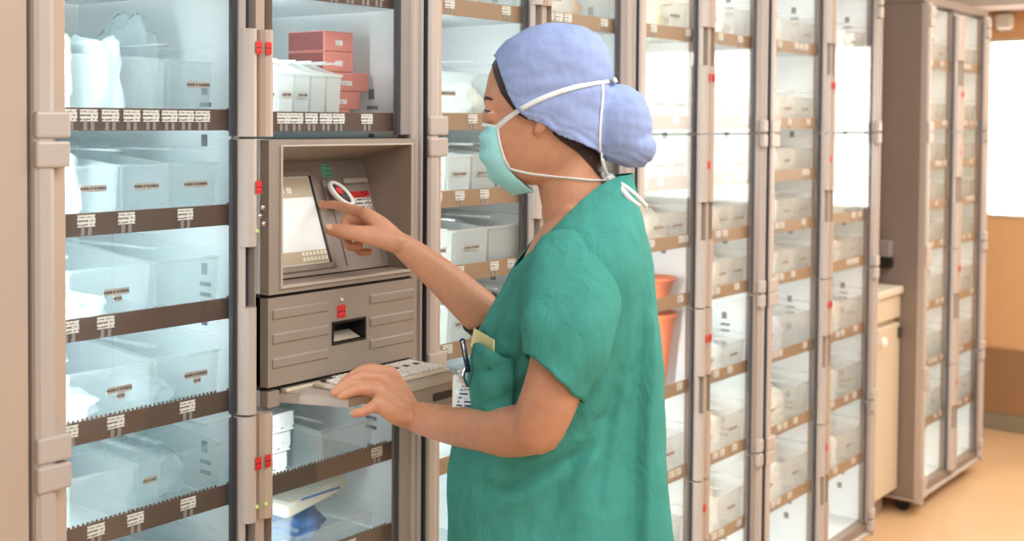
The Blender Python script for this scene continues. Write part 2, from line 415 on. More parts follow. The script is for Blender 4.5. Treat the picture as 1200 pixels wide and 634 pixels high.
C1, C2, C3, C4, C5 = -.008, .790, 1.530, 2.324, 3.585
def cabinet(x, hw, label, shelves, lipmat, skip_door=(), cards=None, group='tall glass-fronted supply cabinets standing in a row', led=14., led_segments=None, ledc=(.86, .955, 1.0)):
    led_segments = led_segments or {-1: [(ZB + .02, ZT - .01, 1.)], 1: [(ZB + .02, ZT - .01, 1.)]}
    global HW, XI, XO
    HW, XO = hw, hw - .058
    global KW, SW, SX; KW = round(hw, 3); SX = (.0185 + hw - .0225) / 2; SW = (hw - .0225 - .0185) / 2 - .011
    t = thing('supply_cabinet', label, 'cabinet', (x, 0, 0), 0, None)
    part('carcass', KW, f_carcass, M['side'], t)
    ln = part('interior_liner', KW, f_liner, M['liner'], t)
    for xv in (-.0170, HW - .0212):
        for k in range(6):
          part('vent_square', 0, f_vent_square, M['vent'], ln, (xv, 0, ZB + .10 + k * .31)); part('vent', 0, f_vent, M['vent'], ln, (xv, 0, ZB + .10 + k * .31))
    part('base_panel', KW, f_base, M['post'], t)
    for s in (-1, 1):
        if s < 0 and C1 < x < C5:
            def f_side_shade(bm): box(bm, -.0016, -.0003, -.027, .0, ZB, ZT + .01)
            part('side_shade_strip', 0, f_side_shade, M['dark'], t, (-HW, 0, 0))  # dark strip: shade on the post's side face put into the colour
        p = part('corner_post', s, f_post if s < 0 else f_postr, M['post'], t, (s * HW, 0, 0))
        for z in (SEAMS if not (skip_door and s > 0) else SEAMS[2:]) + [ZB + .01, ZT - .03]: part('hinge', s, f_hinge if s < 0 else f_hinger, M['post'], p, (0, 0, z))
    for sx in (-1, 1):
        for y in (.06, DEP - .06): part('caster', 0, f_caster, M['black'], t, (sx * (HW - .06), y, 0))
    for s in (-1, 1):
        for mi, (z0, z1) in enumerate(MOD):
            if (s, mi) in skip_door: continue
            h = z1 - z0
            d = part('door', (h, s, KW), doorframe(h, s), M['dark'], t, (0, 0, z0))
            part('hinge_stile', (h, s, KW), doorstile(h, s), M['taupe'] if s < 0 else M['grey'], d)
            part('glass_pane', (h, s, KW), pane(h, s), M['glass'], d)
            hd = part('handle', (h, s), fhandle(h, s), M['post'] if s < 0 else M['taupe'], d)
            part('finger_pocket', (h, s), fpocket(h, s), M['hole'], d)
            if s < 0 or mi in (0, 2): part('red_sticker', 0, fsticker, M['red'], d, (s * .017 + (.009 if s < 0 else -.004), -.0306, h * .80 if mi else h * .30))
            if x < 1: part('indicator_light', 0, fled, M['led'], d, (s * .010, -.029, h * .665))
    for s, zs in ((-1, shelves[0]), (1, shelves[1])):
        for i, z in enumerate(zs):
            sh = part('shelf', KW, f_shelf, M['shelf'], t, (s * SX, 0, z))
            comb = x < .3 and z < 1.1
            lm = lipmat[s][i] if isinstance(lipmat, dict) else lipmat
            part('shelf_lip', (comb, KW), f_lip(comb), lm, sh)
            cs = (cards or {}).get((s, i)) if cards else None
            if cs is None:
                rr = random.Random(int(x * 100) * 37 + i * 5 + s); cs = sorted(rr.sample([-.12, -.085, -.05, -.01, .03, .065, .10, .125], rr.choice((2, 3, 3, 4))))
            for cx_ in cs:
                part('label_card', 0, f_card, M['card'], sh, (cx_, 0, 0))
                part('card_clip', 0, f_clip, M['grey'], sh, (cx_, 0, 0))
    # the LED strip lamps that light each column from its front edge
    for s in (-1, 1):
        xx = (-HW + .026) if s < 0 else .022
        for (za, zb, kf) in led_segments[s]:
          bm = bmesh.new(); box(bm, xx - .003, xx + .003, .014, .020, za, zb); st = finish(bm, 'light_strip', M['grey'], t)
          la = bpy.data.lights.new('strip_light', 'AREA'); la.shape = 'RECTANGLE'; la.size = zb - za; la.size_y = .012
          la.energy = led * kf * (zb - za) / 1.75; la.color = ledc; la.spread = math.pi
          lo = bpy.data.objects.new('strip_light', la); COL.objects.link(lo); lo.parent = t
          d = Vector((.62, .78, 0)).normalized()
          z_ = -d; x_ = Vector((0, 0, 1)); y_ = z_.cross(x_)
          lo.matrix_local = Matrix.Translation((xx + .002, .024, (za + zb) / 2)) @ Matrix((x_, y_, z_)).transposed().to_4x4()
    return t

SHF = [1.70, 1.468, 1.31, 1.155, .998, .765, .537, .31]
C1, C2, C3, C4, C5 = -.008, .790, 1.530, 2.324, 3.585
HWS = {C1: .412, C2: .382, C3: .356, C4: .434, C5: .385}
sh1 = ([1.70, 1.468, 1.31, 1.153, .997, .838, .68, .48], [1.70, 1.466, .83, .67, .48])
cards1 = {(-1, 1): [-.13, -.095, -.058, -.02, .015, .05, .082, .114], (-1, 2): [-.10, -.03, .08], (-1, 3): [-.128, -.067], (-1, 4): [-.13, -.05, .084],
          (-1, 5): [-.085, -.015, .085], (-1, 6): [-.09, .03], (1, 1): [-.12, -.09, -.055, -.02, .012, .085], (1, 2): [.115], (1, 3): [.045], (1, 0): [-.09, -.04, .0, .04, .08, .115]}
lb, lt = M['lip'], M['lip_tan']
cabinet(C1, HWS[C1], 'glass-fronted supply cabinet with the touchscreen terminal built into it', sh1, lb, skip_door={(1, 1)}, cards=cards1, led=9, led_segments={-1: [(1.47, 1.90, .8), (1.0, 1.45, 2.1), (.53, .985, .7), (.12, .52, .4)], 1: [(1.47, 1.90, .95), (.53, .985, .75), (.12, .52, .4)]})
cabinet(C2, HWS[C2], 'glass-fronted supply cabinet directly behind the person, next to the terminal cabinet', (SHF, SHF), lt, led=7)
cabinet(C3, HWS[C3], 'glass-fronted supply cabinet just right of the person, with orange tubs inside', (SHF, SHF), lt, led=8, ledc=(.96, .99, 1.0))
cabinet(C4, HWS[C4], 'last glass-fronted supply cabinet before the cream base cupboard', (SHF, SHF), lt, led=8, ledc=(.96, .99, 1.0))
cabinet(C5, HWS[C5], 'farthest supply cabinet, standing alone beyond the cream base cupboard by the window', (SHF, SHF), lt, led=5, ledc=(1, .95, .88))

# plain cabinet end at the left edge
XL = C1 - HWS[C1] - .002
t = thing('storage_cabinet', 'plain beige cabinet front at the left edge beside the terminal cabinet', 'cabinet', (XL - .38, 0, 0))
bm = bmesh.new(); box(bm, -.38, .379, .0, DEP, .07, ZT + .05, .004); finish(bm, 'body', M['taupe'], t)
for s in (-1, 1):
    bm = bmesh.new(); x0, x1 = sorted((s * .002, s * .377)); box(bm, x0, x1, -.022, -.001, .08, ZT + .04, .004); d = finish(bm, 'door', M['taupe'], t)
    bm = bmesh.new(); x0, x1 = sorted((s * .02, s * .035)); box(bm, x0, x1, -.045, -.022, .9, 1.1, .004); finish(bm, 'handle', M['grey'], d)
bm = bmesh.new(); box(bm, -.37, .37, .02, DEP - .02, 0, .0695); finish(bm, 'plinth', M['grey'], t)

# base cupboard in the gap
G0, G1 = C4 + HWS[C4] + .006, C5 - HWS[C5] - .006
t = thing('base_cupboard', 'cream base cupboard with round white knob in the gap before the last cabinet', 'cupboard', ((G0 + G1) / 2, .06, 0)); w = (G1 - G0) / 2
bm = bmesh.new(); box(bm, -w, w, .02, .5, .09, .845); finish(bm, 'body', M['counter'], t)
bm = bmesh.new(); box(bm, -w, w, .06, .48, .0, .0895); finish(bm, 'toe_kick', M['taupe'], t)
bm = bmesh.new(); box(bm, -w + .004, w - .004, .0, .0195, .10, .735, .004); d = finish(bm, 'door', M['counter'], t)
bm = bmesh.new(); cyl(bm, (0, 0, 0), (0, -.02, 0), .006); ellipsoid(bm, (0, -.026, 0), (.022, .012, .022)); finish(bm, 'knob', M['key'], d, True, (-.02, 0, .69))
bm = bmesh.new(); box(bm, w - .03, w - .012, -.012, -.0005, .68, .72, .003); finish(bm, 'latch', M['hole'], d)
bm = bmesh.new(); box(bm, -w, w, .0, .0195, .755, .843, .004); finish(bm, 'drawer_front', M['counter'], t)
bm = bmesh.new(); box(bm, -w, w, -.012, .5, .8455, .875, .006, 3); finish(bm, 'worktop', M['cream'], t)
# brown filler panel across the gap above the cupboard, with a small box mounted on it
bm = bmesh.new(); box(bm, G0 - .002, G1 + .002, .14, .16, .88, 1.93, .002); struct(bm, 'trim_2', M['backwall'], 'dark brown filler panel above the cream cupboard in the gap', 'panel')
q = atY(1042, 300, .12)
t = thing('wall_box', 'small grey and black box mounted on the brown filler panel above the cupboard', 'box', (q.x, .139, q.z))
bm = bmesh.new(); box(bm, -.06, .06, -.045, 0, .0, .065, .006); finish(bm, 'case', M['grey'], t)
bm = bmesh.new(); box(bm, -.06, .06, -.045, 0, -.04, -.0005, .003); finish(bm, 'lower_case', M['black'], t)

# ------------------------------------------------------------------ shelf contents
ORD = ['first', 'second', 'third', 'fourth', 'fifth', 'sixth', 'seventh', 'eighth']
CABN = {C1: 'terminal cabinet', C2: 'cabinet behind the person', C3: 'cabinet right of the person', C4: 'cabinet before the cream cupboard', C5: 'farthest cabinet'}
GN = {C1: 'terminal cabinet', C2: 'second cabinet', C3: 'third cabinet', C4: 'fourth cabinet', C5: 'farthest cabinet'}
def f_bin(w, d, h):
    def f(bm):
        th = .002; tp = .004; lo = h * .80
        def wall(p, q):   # closed prism between 2 quads
            A = [bm.verts.new(v) for v in p]; B = [bm.verts.new(v) for v in q]
            bm.faces.new(A[::-1]); bm.faces.new(B)
            for i in range(4): bm.faces.new((A[i], A[(i + 1) % 4], B[(i + 1) % 4], B[i]))
        a, b = w / 2 - tp, w / 2
        box(bm, -a, a, tp, d - tp, 0, th)
        wall([(-a, tp, th), (a, tp, th), (b, 0, lo), (-b, 0, lo)], [(-a, tp + th, th), (a, tp + th, th), (b, th, lo), (-b, th, lo)])
        wall([(-a, d - tp, th), (a, d - tp, th), (b, d, h), (-b, d, h)], [(-a, d - tp - th, th), (a, d - tp - th, th), (b, d - th, h), (-b, d - th, h)])
        for s in (-1, 1):
            wall([(s * a, tp, th), (s * a, d - tp, th), (s * b, d, h), (s * b, 0, lo)], [(s * (a - th), tp, th), (s * (a - th), d - tp, th), (s * (b - th), d, h), (s * (b - th), 0, lo)])
        box(bm, -b - .002, b + .002, -.003, .003, lo - .003, lo + .002)
        for s in (-1, 1): box(bm, s * b - .002, s * b + .002, 0, d, h - .004, h)
    return f
def put_bin(C, s, z, i, n, x, w, h, label, d=.30, y=.024, m='bin', tagpos=None, wide=False):
    t = thing('storage_bin', label, 'bin', (C + x, y, z + .0045), 0, 'clear bins in the ' + GN[C])
    part('tray', (round(w, 3), d, round(h, 3)), f_bin(w, d, h), M[m], t)
    if tagpos is not None:
        tx, tz = tagpos; tw = min(.045, w * .55)
        def f(bm): box(bm, -tw / 2, tw / 2, -.0012, 0, -.005, .005)
        part('name_strip', round(tw, 3), f, M['tag'], t, (tx, -.0012, tz))
        if wide:
            def g(bm): box(bm, -.007, .007, -.0012, 0, -.009, 0)
            part('number_tab', 0, g, M['tag'], t, (tx + .002, -.0012, tz - .006))
    return t
def f_lump(w, d, h, seed):
    def f(bm):
        bmesh.ops.create_icosphere(bm, subdivisions=4, radius=1)
        for v in bm.verts:
            c = v.co.copy(); p = 3.2
            k = (abs(c.x) ** p + abs(c.y) ** p + abs(c.z) ** p) ** (-1 / p); c *= k
            n = noise.noise(c * 1.6 + Vector((seed, 0, 0))) * .22 + noise.noise(c * 4.2 + Vector((0, seed, 0))) * .10
            c *= 1 + n - .12
            c.z = max(c.z, -.86)
            v.co = Vector((c.x * w / 2, c.y * d / 2, (c.z + .86) / 1.86 * h))
    return f
def put_lump(name, cat, C, x, y, z, w, d, h, m, label, seed, rz=0., group=None):
    o = part(name, (round(w, 3), round(d, 3), round(h, 3), seed), f_lump(w, d, h, seed), M[m], None, (C + x, y, z), True)
    o.rotation_euler = (0, 0, rz); tag(o, label, cat, group); return o
def put_carton(C, x, y, z, w, d, h, m, label, rz=0., group=None, endm=None, name='carton'):
    o = thing(name, label, 'box', (C + x, y, z), rz, group)
    def f(bm): box(bm, -w / 2, w / 2, -d / 2, d / 2, 0, h, .0015)
    part('case', (w, d, h), f, M[m], o)
    if endm:
        def g(bm): box(bm, -w / 2 - .0006, -w / 2 - .0001, -d / 2 + .002, d / 2 - .002, .002, h - .002)
        part('end_flap', (w, d, h), g, M[endm], o)
    def k(bm): box(bm, -w * .12, w * .12, -d / 2 - .0008, -d / 2 - .0001, h * .3, h * .55)
    part('lid_label', (w, d, h), k, M['card'], o)
    return o

# terminal cabinet, left column
z = 1.468
for i, (x, w) in enumerate(((-.285, .085), (-.195, .085), (-.105, .085))):
    put_bin(C1, -1, z, i, 3, x, w, .135, 'tall clear bin, %s of three on top shelf left of terminal cabinet' % ('leftmost', 'middle', 'rightmost')[i], d=.28, tagpos=(.015, .07) if i == 2 else None)
put_lump('plastic_bag', 'bag', C1, -.285, .18, z + .007, .066, .18, .17, 'bagw', 'cream filled bag standing in leftmost tall bin on top left shelf', 1)
put_lump('plastic_bag', 'bag', C1, -.195, .17, z + .007, .064, .16, .15, 'bagb', 'pale filled bag standing in middle tall bin on top left shelf', 2)
put_lump('clear_pouch', 'bag', C1, -.105, .20, z + .007, .062, .15, .195, 'bag', 'tall clear pouch rising above rightmost tall bin on top left shelf', 3)
z = 1.31
for i, x in enumerate((-.285, -.19, -.095)):
    put_bin(C1, -1, z, i, 3, x, .090, .125, 'clear bin with name strip, %s of three on shelf below cream bags' % ('leftmost', 'middle', 'rightmost')[i], tagpos=(0, .066), d=.30)
put_lump('plastic_bag', 'bag', C1, -.287, .17, z + .007, .068, .20, .135, 'bagb', 'blue tinted bag bulging out of leftmost bin on second left shelf', 4)
z = 1.153
for i, (x, w) in enumerate(((-.255, .145), (-.11, .125))):
    put_bin(C1, -1, z, i, 2, x, w, .125, 'wide clear bin, %s of two on third left shelf of terminal cabinet' % ('left', 'right')[i], tagpos=(.01, .062) if i == 0 else None, wide=True)
put_lump('plastic_bag', 'bag', C1, -.26, .16, z + .007, .115, .18, .05, 'bagb', 'flat blue bag lying in left wide bin on third left shelf', 5)
z = .997
for i, (x, w) in enumerate(((-.255, .145), (-.11, .125))):
    put_bin(C1, -1, z, i, 2, x, w, .125, 'wide clear bin, %s of two on fourth left shelf of terminal cabinet' % ('left', 'right')[i], tagpos=(.015, .066), wide=True)
    put_lump('plastic_bag', 'bag', C1, x, .16, z + .008, w - .055, .16, .045, 'bag' if i else 'bagb', 'rumpled pale bag in %s wide bin on fourth left shelf' % ('left', 'right')[i], 6 + i)
z = .838
for i, (x, w) in enumerate(((-.27, .115), (-.185, .045), (-.10, .115))):
    put_bin(C1, -1, z, i, 3, x, w, .125, 'clear bin, %s of three on fifth left shelf of terminal cabinet' % ('leftmost', 'narrow middle one', 'rightmost')[i], tagpos=(0, .07) if i == 1 else None)
put_lump('plastic_bag', 'bag', C1, -.10, .16, z + .007, .09, .18, .09, 'bag', 'clear bag in rightmost bin on fifth left shelf', 8)
z = .68
for i, x in enumerate((-.265, -.12)):
    put_bin(C1, -1, z, i, 2, x, .135, .115, 'clear bin, %s of two on lowest visible left shelf of terminal cabinet' % ('left', 'right')[i])
    put_lump('plastic_bag', 'bag', C1, x, .16, z + .007, .085, .18, .08, 'bagb' if i else 'bagw', 'filled bag in %s bin on lowest visible left shelf' % ('left', 'right')[i], 10 + i)
# terminal cabinet, right column, above the terminal
z = 1.466
for i in range(5):
    put_bin(C1, 1, z, i, 5, .062 + i * .0385, .036, .122, 'narrow frosted bin, %s from left in row above the terminal' % ORD[i], d=.082, m='binw', tagpos=(0, .06) if i < 3 else None)
for i in range(2):
    put_lump('folded_packet', 'packet', C1, .075 + i * .052, .185, z + .0045, .046, .07, .185, 'bagb', 'tall white packet, %s of two behind the narrow frosted bins' % ('left', 'right')[i], 20 + i)
zz = z + .0045
for i, (x0_, x1_, h) in enumerate(((.247, .316, .036), (.247, .344, .034), (.247, .366, .036), (.247, .324, .038), (.247, .324, .038))):
    put_carton(0, (x0_ + x1_) / 2, .142, zz, x1_ - x0_, .10, h, 'redbox', 'salmon red carton, %s from the bottom of stack beside frosted bins' % ORD[i], 0, 'stacked salmon cartons above the terminal', 'redbox_end' if i > 2 else None)
    zz += h + .0008
# right column under the terminal
z = .83
zz = z + .0045
for i in range(3):
    put_carton(C1, .115 + .006 * i, .22, zz, .12, .24, .036, 'whitebox', 'white printed carton, %s of stack under the keyboard tray' % ('bottom', 'middle', 'top')[i], R(-2 + 2 * i), 'white cartons under the keyboard tray')
    zz += .0368
put_carton(C1, .118, .40, z + .0045, .10, .09, .135, 'whitebox', 'taller white carton standing behind the stack under the tray', 0)
put_bin(C1, 1, z, 0, 1, .255, .13, .10, 'clear empty bin beside the white cartons under the tray', d=.34)
z = .67
put_bin(C1, 1, z, 0, 2, .085, .06, .125, 'narrow clear bin left of the blue and white pack', tagpos=(0, .06))
put_bin(C1, 1, z, 1, 2, .225, .19, .075, 'low clear bin holding the blue and white pack', d=.30)
t = thing('sterile_pack', 'blue and white sterile pack lying in the low bin, lower right', 'pack', (C1 + .225, .19, z + .0075), 0)
part('pouch', 0, f_lump(.155, .20, .075, 31), M['bluepack'], t, (0, 0, 0), True)
def f(bm):
    vs = box(bm, -.075, .082, -.09, .06, 0, .028, .008, 3)
    for v in bm.verts: v.co.z += .012 * math.sin(v.co.x * 26) + noise.noise(v.co * 30) * .004
part('wrapper', 0, f, M['cream'], t, (.01, -.012, .078), True)
def f(bm): box(bm, -.05, .05, -.1045, -.103, .012, .016)
part('blue_stripe', 0, f, M['bluepack'], t, (.02, .0, .085))

# the cabinets further along: bins and what lies in them
def fill(C, s, i, z, nb, h, kinds, ext=True, m=None, seed=0):
    m = m or ('bin' if C == C2 else 'binf')
    rr = random.Random(seed * 13 + 5)
    x0, x1 = sorted((s * .030, s * (HWS[C] - .040)))
    side = 'left' if s < 0 else 'right'
    ws = [1 + rr.random() * .25 for _ in range(nb)]; tot = sum(ws); x = x0
    for k in range(nb):
        w = (x1 - x0) * ws[k] / tot; cxm = x + w / 2; x += w
        pos = {1: ('only',), 2: ('left', 'right'), 3: ('left', 'middle', 'right'), 4: ('first', 'second', 'third', 'last')}[nb][k]
        put_bin(C, s, z, k, nb, cxm, w - .006, h, 'clear bin, %s one on %s shelf behind %s door of %s' % (pos, ORD[i], side, GN[C]), d=.30, m=m, tagpos=(0, h * .5) if rr.random() < .75 else None)
        kd = kinds[k % len(kinds)]
        if kd:
            nm, ct, mm = {'b': ('supply_packet', 'packet', 'bagw'), 'p': ('supply_packet', 'packet', 'peach'), 'c': ('plastic_bag', 'bag', 'bagb'), 'y': ('plastic_bag', 'bag', 'yellow'),
                          't': ('carton_packet', 'packet', 'tanbox'), 'v': ('supply_packet', 'packet', 'purple'), 'k': ('clear_pouch', 'bag', 'bag')}[kd]
            adj = {'b': 'white packet', 'p': 'peach packet', 'c': 'pale blue bag', 'y': 'yellow bag', 't': 'tan packet', 'v': 'purple packet', 'k': 'clear pouch'}[kd]
            put_lump(nm, ct, C, cxm, .18, z + .0075, max(.03, w - .034), .20, h * rr.uniform(.65, 1.05), mm,
                     '%s in %s bin on %s shelf behind %s door of %s' % (adj, pos, ORD[i], side, GN[C]), 40 + (seed * 7 + k) % 9)
# second cabinet
fill(C2, -1, 0, SHF[0], 2, .12, 'cb', seed=1)
fill(C2, -1, 1, SHF[1], 2, .14, 'bb', seed=2)
fill(C2, -1, 2, SHF[2], 4, .125, ['', 'b', '', 'b'], m='binw', seed=3)
fill(C2, -1, 3, SHF[3], 3, .125, ['b', '', 'c'], m='binw', seed=4)
fill(C2, -1, 4, SHF[4], 4, .125, ['', 'b', '', 'p'], m='binw', seed=5)
fill(C2, -1, 5, SHF[5], 3, .15, 'bcb', seed=6)
fill(C2, 1, 0, SHF[0], 2, .12, ['b', 't'], seed=7)
fill(C2, 1, 1, SHF[1], 2, .14, ['b', 'c'], seed=8)
fill(C2, 1, 2, SHF[2], 3, .12, ['', 'b', ''], m='binw', seed=9)
fill(C2, 1, 3, SHF[3], 3, .12, ['c', '', 'b'], m='binw', seed=10)
# third cabinet
fill(C3, -1, 0, SHF[0], 2, .12, ['c', 'y'], seed=11)
fill(C3, -1, 1, SHF[1], 3, .12, ['y', 'b', 'b'], seed=12)
put_carton(C3, -.25, .40, SHF[1] + .0045, .12, .08, .16, 'tanbox', 'tan carton at back of second shelf in third cabinet')
fill(C3, -1, 2, SHF[2], 3, .12, ['y', 'b', ''], seed=13)
fill(C3, -1, 3, SHF[3], 3, .11, ['p', 'p', 'b'], seed=14)
fill(C3, 1, 0, SHF[0], 2, .13, ['c', 'b'], seed=15)
fill(C3, 1, 1, SHF[1], 3, .12, ['b', '', 'b'], seed=16)
fill(C3, 1, 2, SHF[2], 3, .11, ['p', 'b', 'p'], seed=17)
fill(C3, 1, 3, SHF[3], 3, .11, ['p', 'p', 'p'], seed=18)
fill(C3, 1, 4, SHF[4], 3, .12, ['p', 'p', 'b'], seed=19)
fill(C3, 1, 5, SHF[5], 2, .11, ['b', 'c'], seed=20)
fill(C3, 1, 6, SHF[6], 2, .14, ['k', 'p'], seed=21)
fill(C3, 1, 7, SHF[7], 2, .14, ['p', 'b'], seed=22)
fill(C3, -1, 7, SHF[7], 2, .14, ['b', 'c'], seed=23)
fill(C3, -1, 6, SHF[6], 2, .14, ['b', 'c'], seed=24)
# orange tubs
TUBX = 1.449
def f_tub(w, d, h):
    def f(bm):
        n = 24
        def rg(k, z): return [Vector((math.cos(2 * math.pi * j / n) * w / 2 * k, math.sin(2 * math.pi * j / n) * d / 2 * k, z)) for j in range(n)]
        rings_mesh(bm, [rg(.5, 0), rg(.62, h * .25), rg(.9, h * .94), rg(1, h * .95), rg(1, h), rg(.88, h), rg(.60, h * .25), rg(.48, .004)])
    return f
o = part('orange_tub', 1, f_tub(.125, .12, .21), M['orange'], None, (TUBX, .088, SHF[5] + .0045), True); tag(o, 'tall orange tapered tub on shelf right of the person, lower one', 'tub')
o = part('orange_tub', 2, f_tub(.13, .12, .07), M['orange'], None, (TUBX - .003, .088, SHF[4] + .0045), True); tag(o, 'shallow orange tub on the shelf above the tall orange tub', 'tub')
# fourth cabinet
K4 = ['c', 'b', 'b', 'b', 'c', 'v', 'b', 'b']
for i in range(8):
    fill(C4, -1, i, SHF[i], 3 if i < 5 else 2, .115 if i < 5 else .15, [['b', 'c', ''], ['', 'b', 'b'], ['b', '', 'b'], ['', 'b', ''], ['c', 'b', ''], ['v', 'c'], ['p', 'b'], ['p', 'c']][i], seed=30 + i)
    fill(C4, 1, i, SHF[i], 2, .115 if i < 5 else .15, [['b', 't'], ['b', ''], ['', 'b'], ['p', ''], ['p', 'p'], ['b', 'p'], ['b', 'p'], ['p', 'b']][i], seed=40 + i)
# farthest cabinet: extra peach and tan packets imitate the peach wall's reflection
for i in range(8):
    fill(C5, -1, i, SHF[i], 2, .115 if i < 5 else .15, [['p', 'p'], ['p', ''], ['b', 'p'], ['p', 'b'], ['p', 'b'], ['', 'b'], ['c', ''], ['b', '']][i], seed=50 + i)
    fill(C5, 1, i, SHF[i], 2, .115 if i < 5 else .15, [['p', 'p'], ['p', 't'], ['p', 'p'], ['t', 'p'], ['b', 'c'], ['p', 'p'], ['b', 'p'], ['b', 'c']][i], seed=60 + i)

# ------------------------------------------------------------------ the touchscreen terminal
T0, T1 = C1 + .021, C1 + HW + .022
TX0, TX1 = .012, .3785
ZA, ZC = .996, 1.452
t = thing('touchscreen_terminal', 'grey recessed touchscreen terminal built into the first supply cabinet', 'terminal', (0, 0, 0))
PZ0, PZ1, PY0, PY1 = 1.205, 1.405, .030, .105
OX0, OX1 = .040, .364
bm = bmesh.new()
prism(bm, [(TX0, 1.189), (OX0, 1.189), (OX0, ZC), (TX0, ZC)], 'y', -.024, .12)          # left cheek
prism(bm, [(OX1, 1.189), (TX1, 1.189), (TX1, ZC), (OX1, ZC)], 'y', -.024, .12)          # right cheek
prism(bm, [(-.024, ZC), (-.024, 1.441), (-.012, 1.440), (.118, PZ1), (.12, PZ1), (.12, ZC)], 'x', OX0, OX1)   # sloping ceiling
prism(bm, [(-.024, 1.189), (-.024, 1.199), (-.016, 1.203), (.028, 1.203), (.028, 1.189)], 'x', OX0, OX1)      # sill
finish(bm, 'housing', M['terminal'], t)
bm = bmesh.new()
for (a, b, c_, d_) in ((OX0 - .004, OX0 + .001, 1.199, 1.442), (OX0 - .004, OX1 + .004, 1.197, 1.2025), (OX1 - .001, OX1 + .003, 1.2025, 1.442), (OX0 - .004, OX1 + .004, 1.440, 1.4435)): box(bm, a, b, -.0275, -.0235, c_, d_, .0015)
finish(bm, 'rim', M['terminal_light'], t)
# tilted control panel
pn = Vector((0, -(PZ1 - PZ0), PY1 - PY0)).normalized()      # facing out and up
pv = Vector((0, PY1 - PY0, PZ1 - PZ0)).normalized()
pO = Vector((0, PY0, PZ0))
def PLN(px, py):
    d = ray(px, py); k = (pO - EYE).dot(pn) / d.dot(pn); q = EYE + d * k - pO
    return q.x, q.dot(pv)
def pbox(bm, u0, u1, v0, v1, h0, h1, bev=0.):
    vs = []
    b2 = bmesh.new(); box(b2, u0, u1, v0, v1, h0, h1, bev)
    me = bpy.data.meshes.new('t'); 
    for v in b2.verts: v.co = pO + Vector((1, 0, 0)) * v.co.x + pv * v.co.y + pn * v.co.z
    b2.to_mesh(me); b2.free(); bm.from_mesh(me); bpy.data.meshes.remove(me)
pL = (Vector((0, PY1, PZ1)) - pO).length
bm = bmesh.new(); pbox(bm, OX0, OX1, 0, pL + .006, -.012, 0)
panel = finish(bm, 'control_panel', M['terminal'], t)
su0 = PLN(325, 316)[0]; su1, sv0 = PLN(386, 307); sv1 = PLN(360, 207)[1]
su1 = (su1 + PLN(360, 207)[0]) / 2
print('screen', su0, su1, sv0, sv1, pL)
bm = bmesh.new()
e = .012
for (a, b, c_, d_) in ((su0 - e, su0 - .001, sv0 - e, sv1 + e), (su1 + .004, su1 + e + .004, sv0 - e, sv1 + e), (su0 - e, su1 + e, sv0 - e, sv0 - .001), (su0 - e, su1 + e, sv1 + .001, sv1 + e)): pbox(bm, a, b, c_, d_, 0, .005, .002)
bz = finish(bm, 'screen_bezel', M['terminal'], panel)
bm = bmesh.new(); pbox(bm, su1, su1 + .0038, sv0 - .001, sv1 + .001, .0, .0035); finish(bm, 'screen_edge', M['black'], panel)
bm = bmesh.new(); pbox(bm, su0, su1, sv0, sv1, .0, .0015); scr = finish(bm, 'screen', M['screen'], t)
sh_ = sv1 - sv0
bm = bmesh.new(); pbox(bm, su0 + .001, su1 - .001, sv1 - sh_ * .24, sv1 - .001, .0015, .0019); finish(bm, 'toolbar', M['screen_bar'], scr); bm = bmesh.new(); pbox(bm, su0 + .001, su1 - .001, sv0 + .001, sv0 + sh_ * .15, .0015, .0019); finish(bm, 'toolbar', M['screen_bar'], scr)
bm = bmesh.new()
for k in range(4): pbox(bm, su0 + .01 + k * .018, su0 + .022 + k * .018, sv1 - sh_ * .19, sv1 - sh_ * .12, .0019, .0022)
finish(bm, 'toolbar_icons', M['screen_ink'], scr); bm = bmesh.new()
for k in range(7):
    for j in range(2): pbox(bm, su1 - .008 - k * .009, su1 - .002 - k * .009, sv0 + .006 + j * .010, sv0 + .013 + j * .010, .0019, .0022)
finish(bm, 'keypad_buttons', M['screen_ink'], scr)
# right-hand side of the panel: ridge, cradle, sticker
a = PLN(400, 213); b = PLN(438, 211)
bm = bmesh.new(); pbox(bm, a[0], min(b[0], OX1 - .006), a[1] - .006, a[1] + .006, 0, .010, .005); finish(bm, 'card_slot', M['terminal_light'], panel)
bm = bmesh.new()
for px in (397, 440):
    q = PLN(px, 270); pbox(bm, q[0] - .001, q[0] + .001, .01, pL - .07, 0, .002)
finish(bm, 'panel_groove', M['grey'], panel)
a = PLN(378, 208); b = PLN(391, 194); bm = bmesh.new(); pbox(bm, a[0], a[0] + .026, a[1], a[1] + .026, 0, .001); finish(bm, 'green_sticker', M['green_sticker'], panel)
a = PLN(411, 240); bm = bmesh.new(); pbox(bm, a[0], a[0] + .056, a[1] - .01, a[1] + .013, 0, .0012); pl = finish(bm, 'notice_label', M['card'], panel)
bm = bmesh.new(); pbox(bm, a[0], a[0] + .056, a[1] + .0135, a[1] + .026, 0, .0014); finish(bm, 'red_heading', M['red'], pl)
bm = bmesh.new(); a = PLN(389, 240); pbox(bm, a[0] - .016, a[0] + .016, a[1] - .01, a[1] + .05, 0, .008, .004); finish(bm, 'scanner_cradle', M['grey'], panel)
for px, py in ((307, 243), (303.5, 253), (308, 262)):
    p = atY(px, py, -.024); bm = bmesh.new(); cyl(bm, (p.x, -.027, p.z), (p.x, -.0242, p.z), .0045, .004); finish(bm, 'button', M['chrome'], t, True)
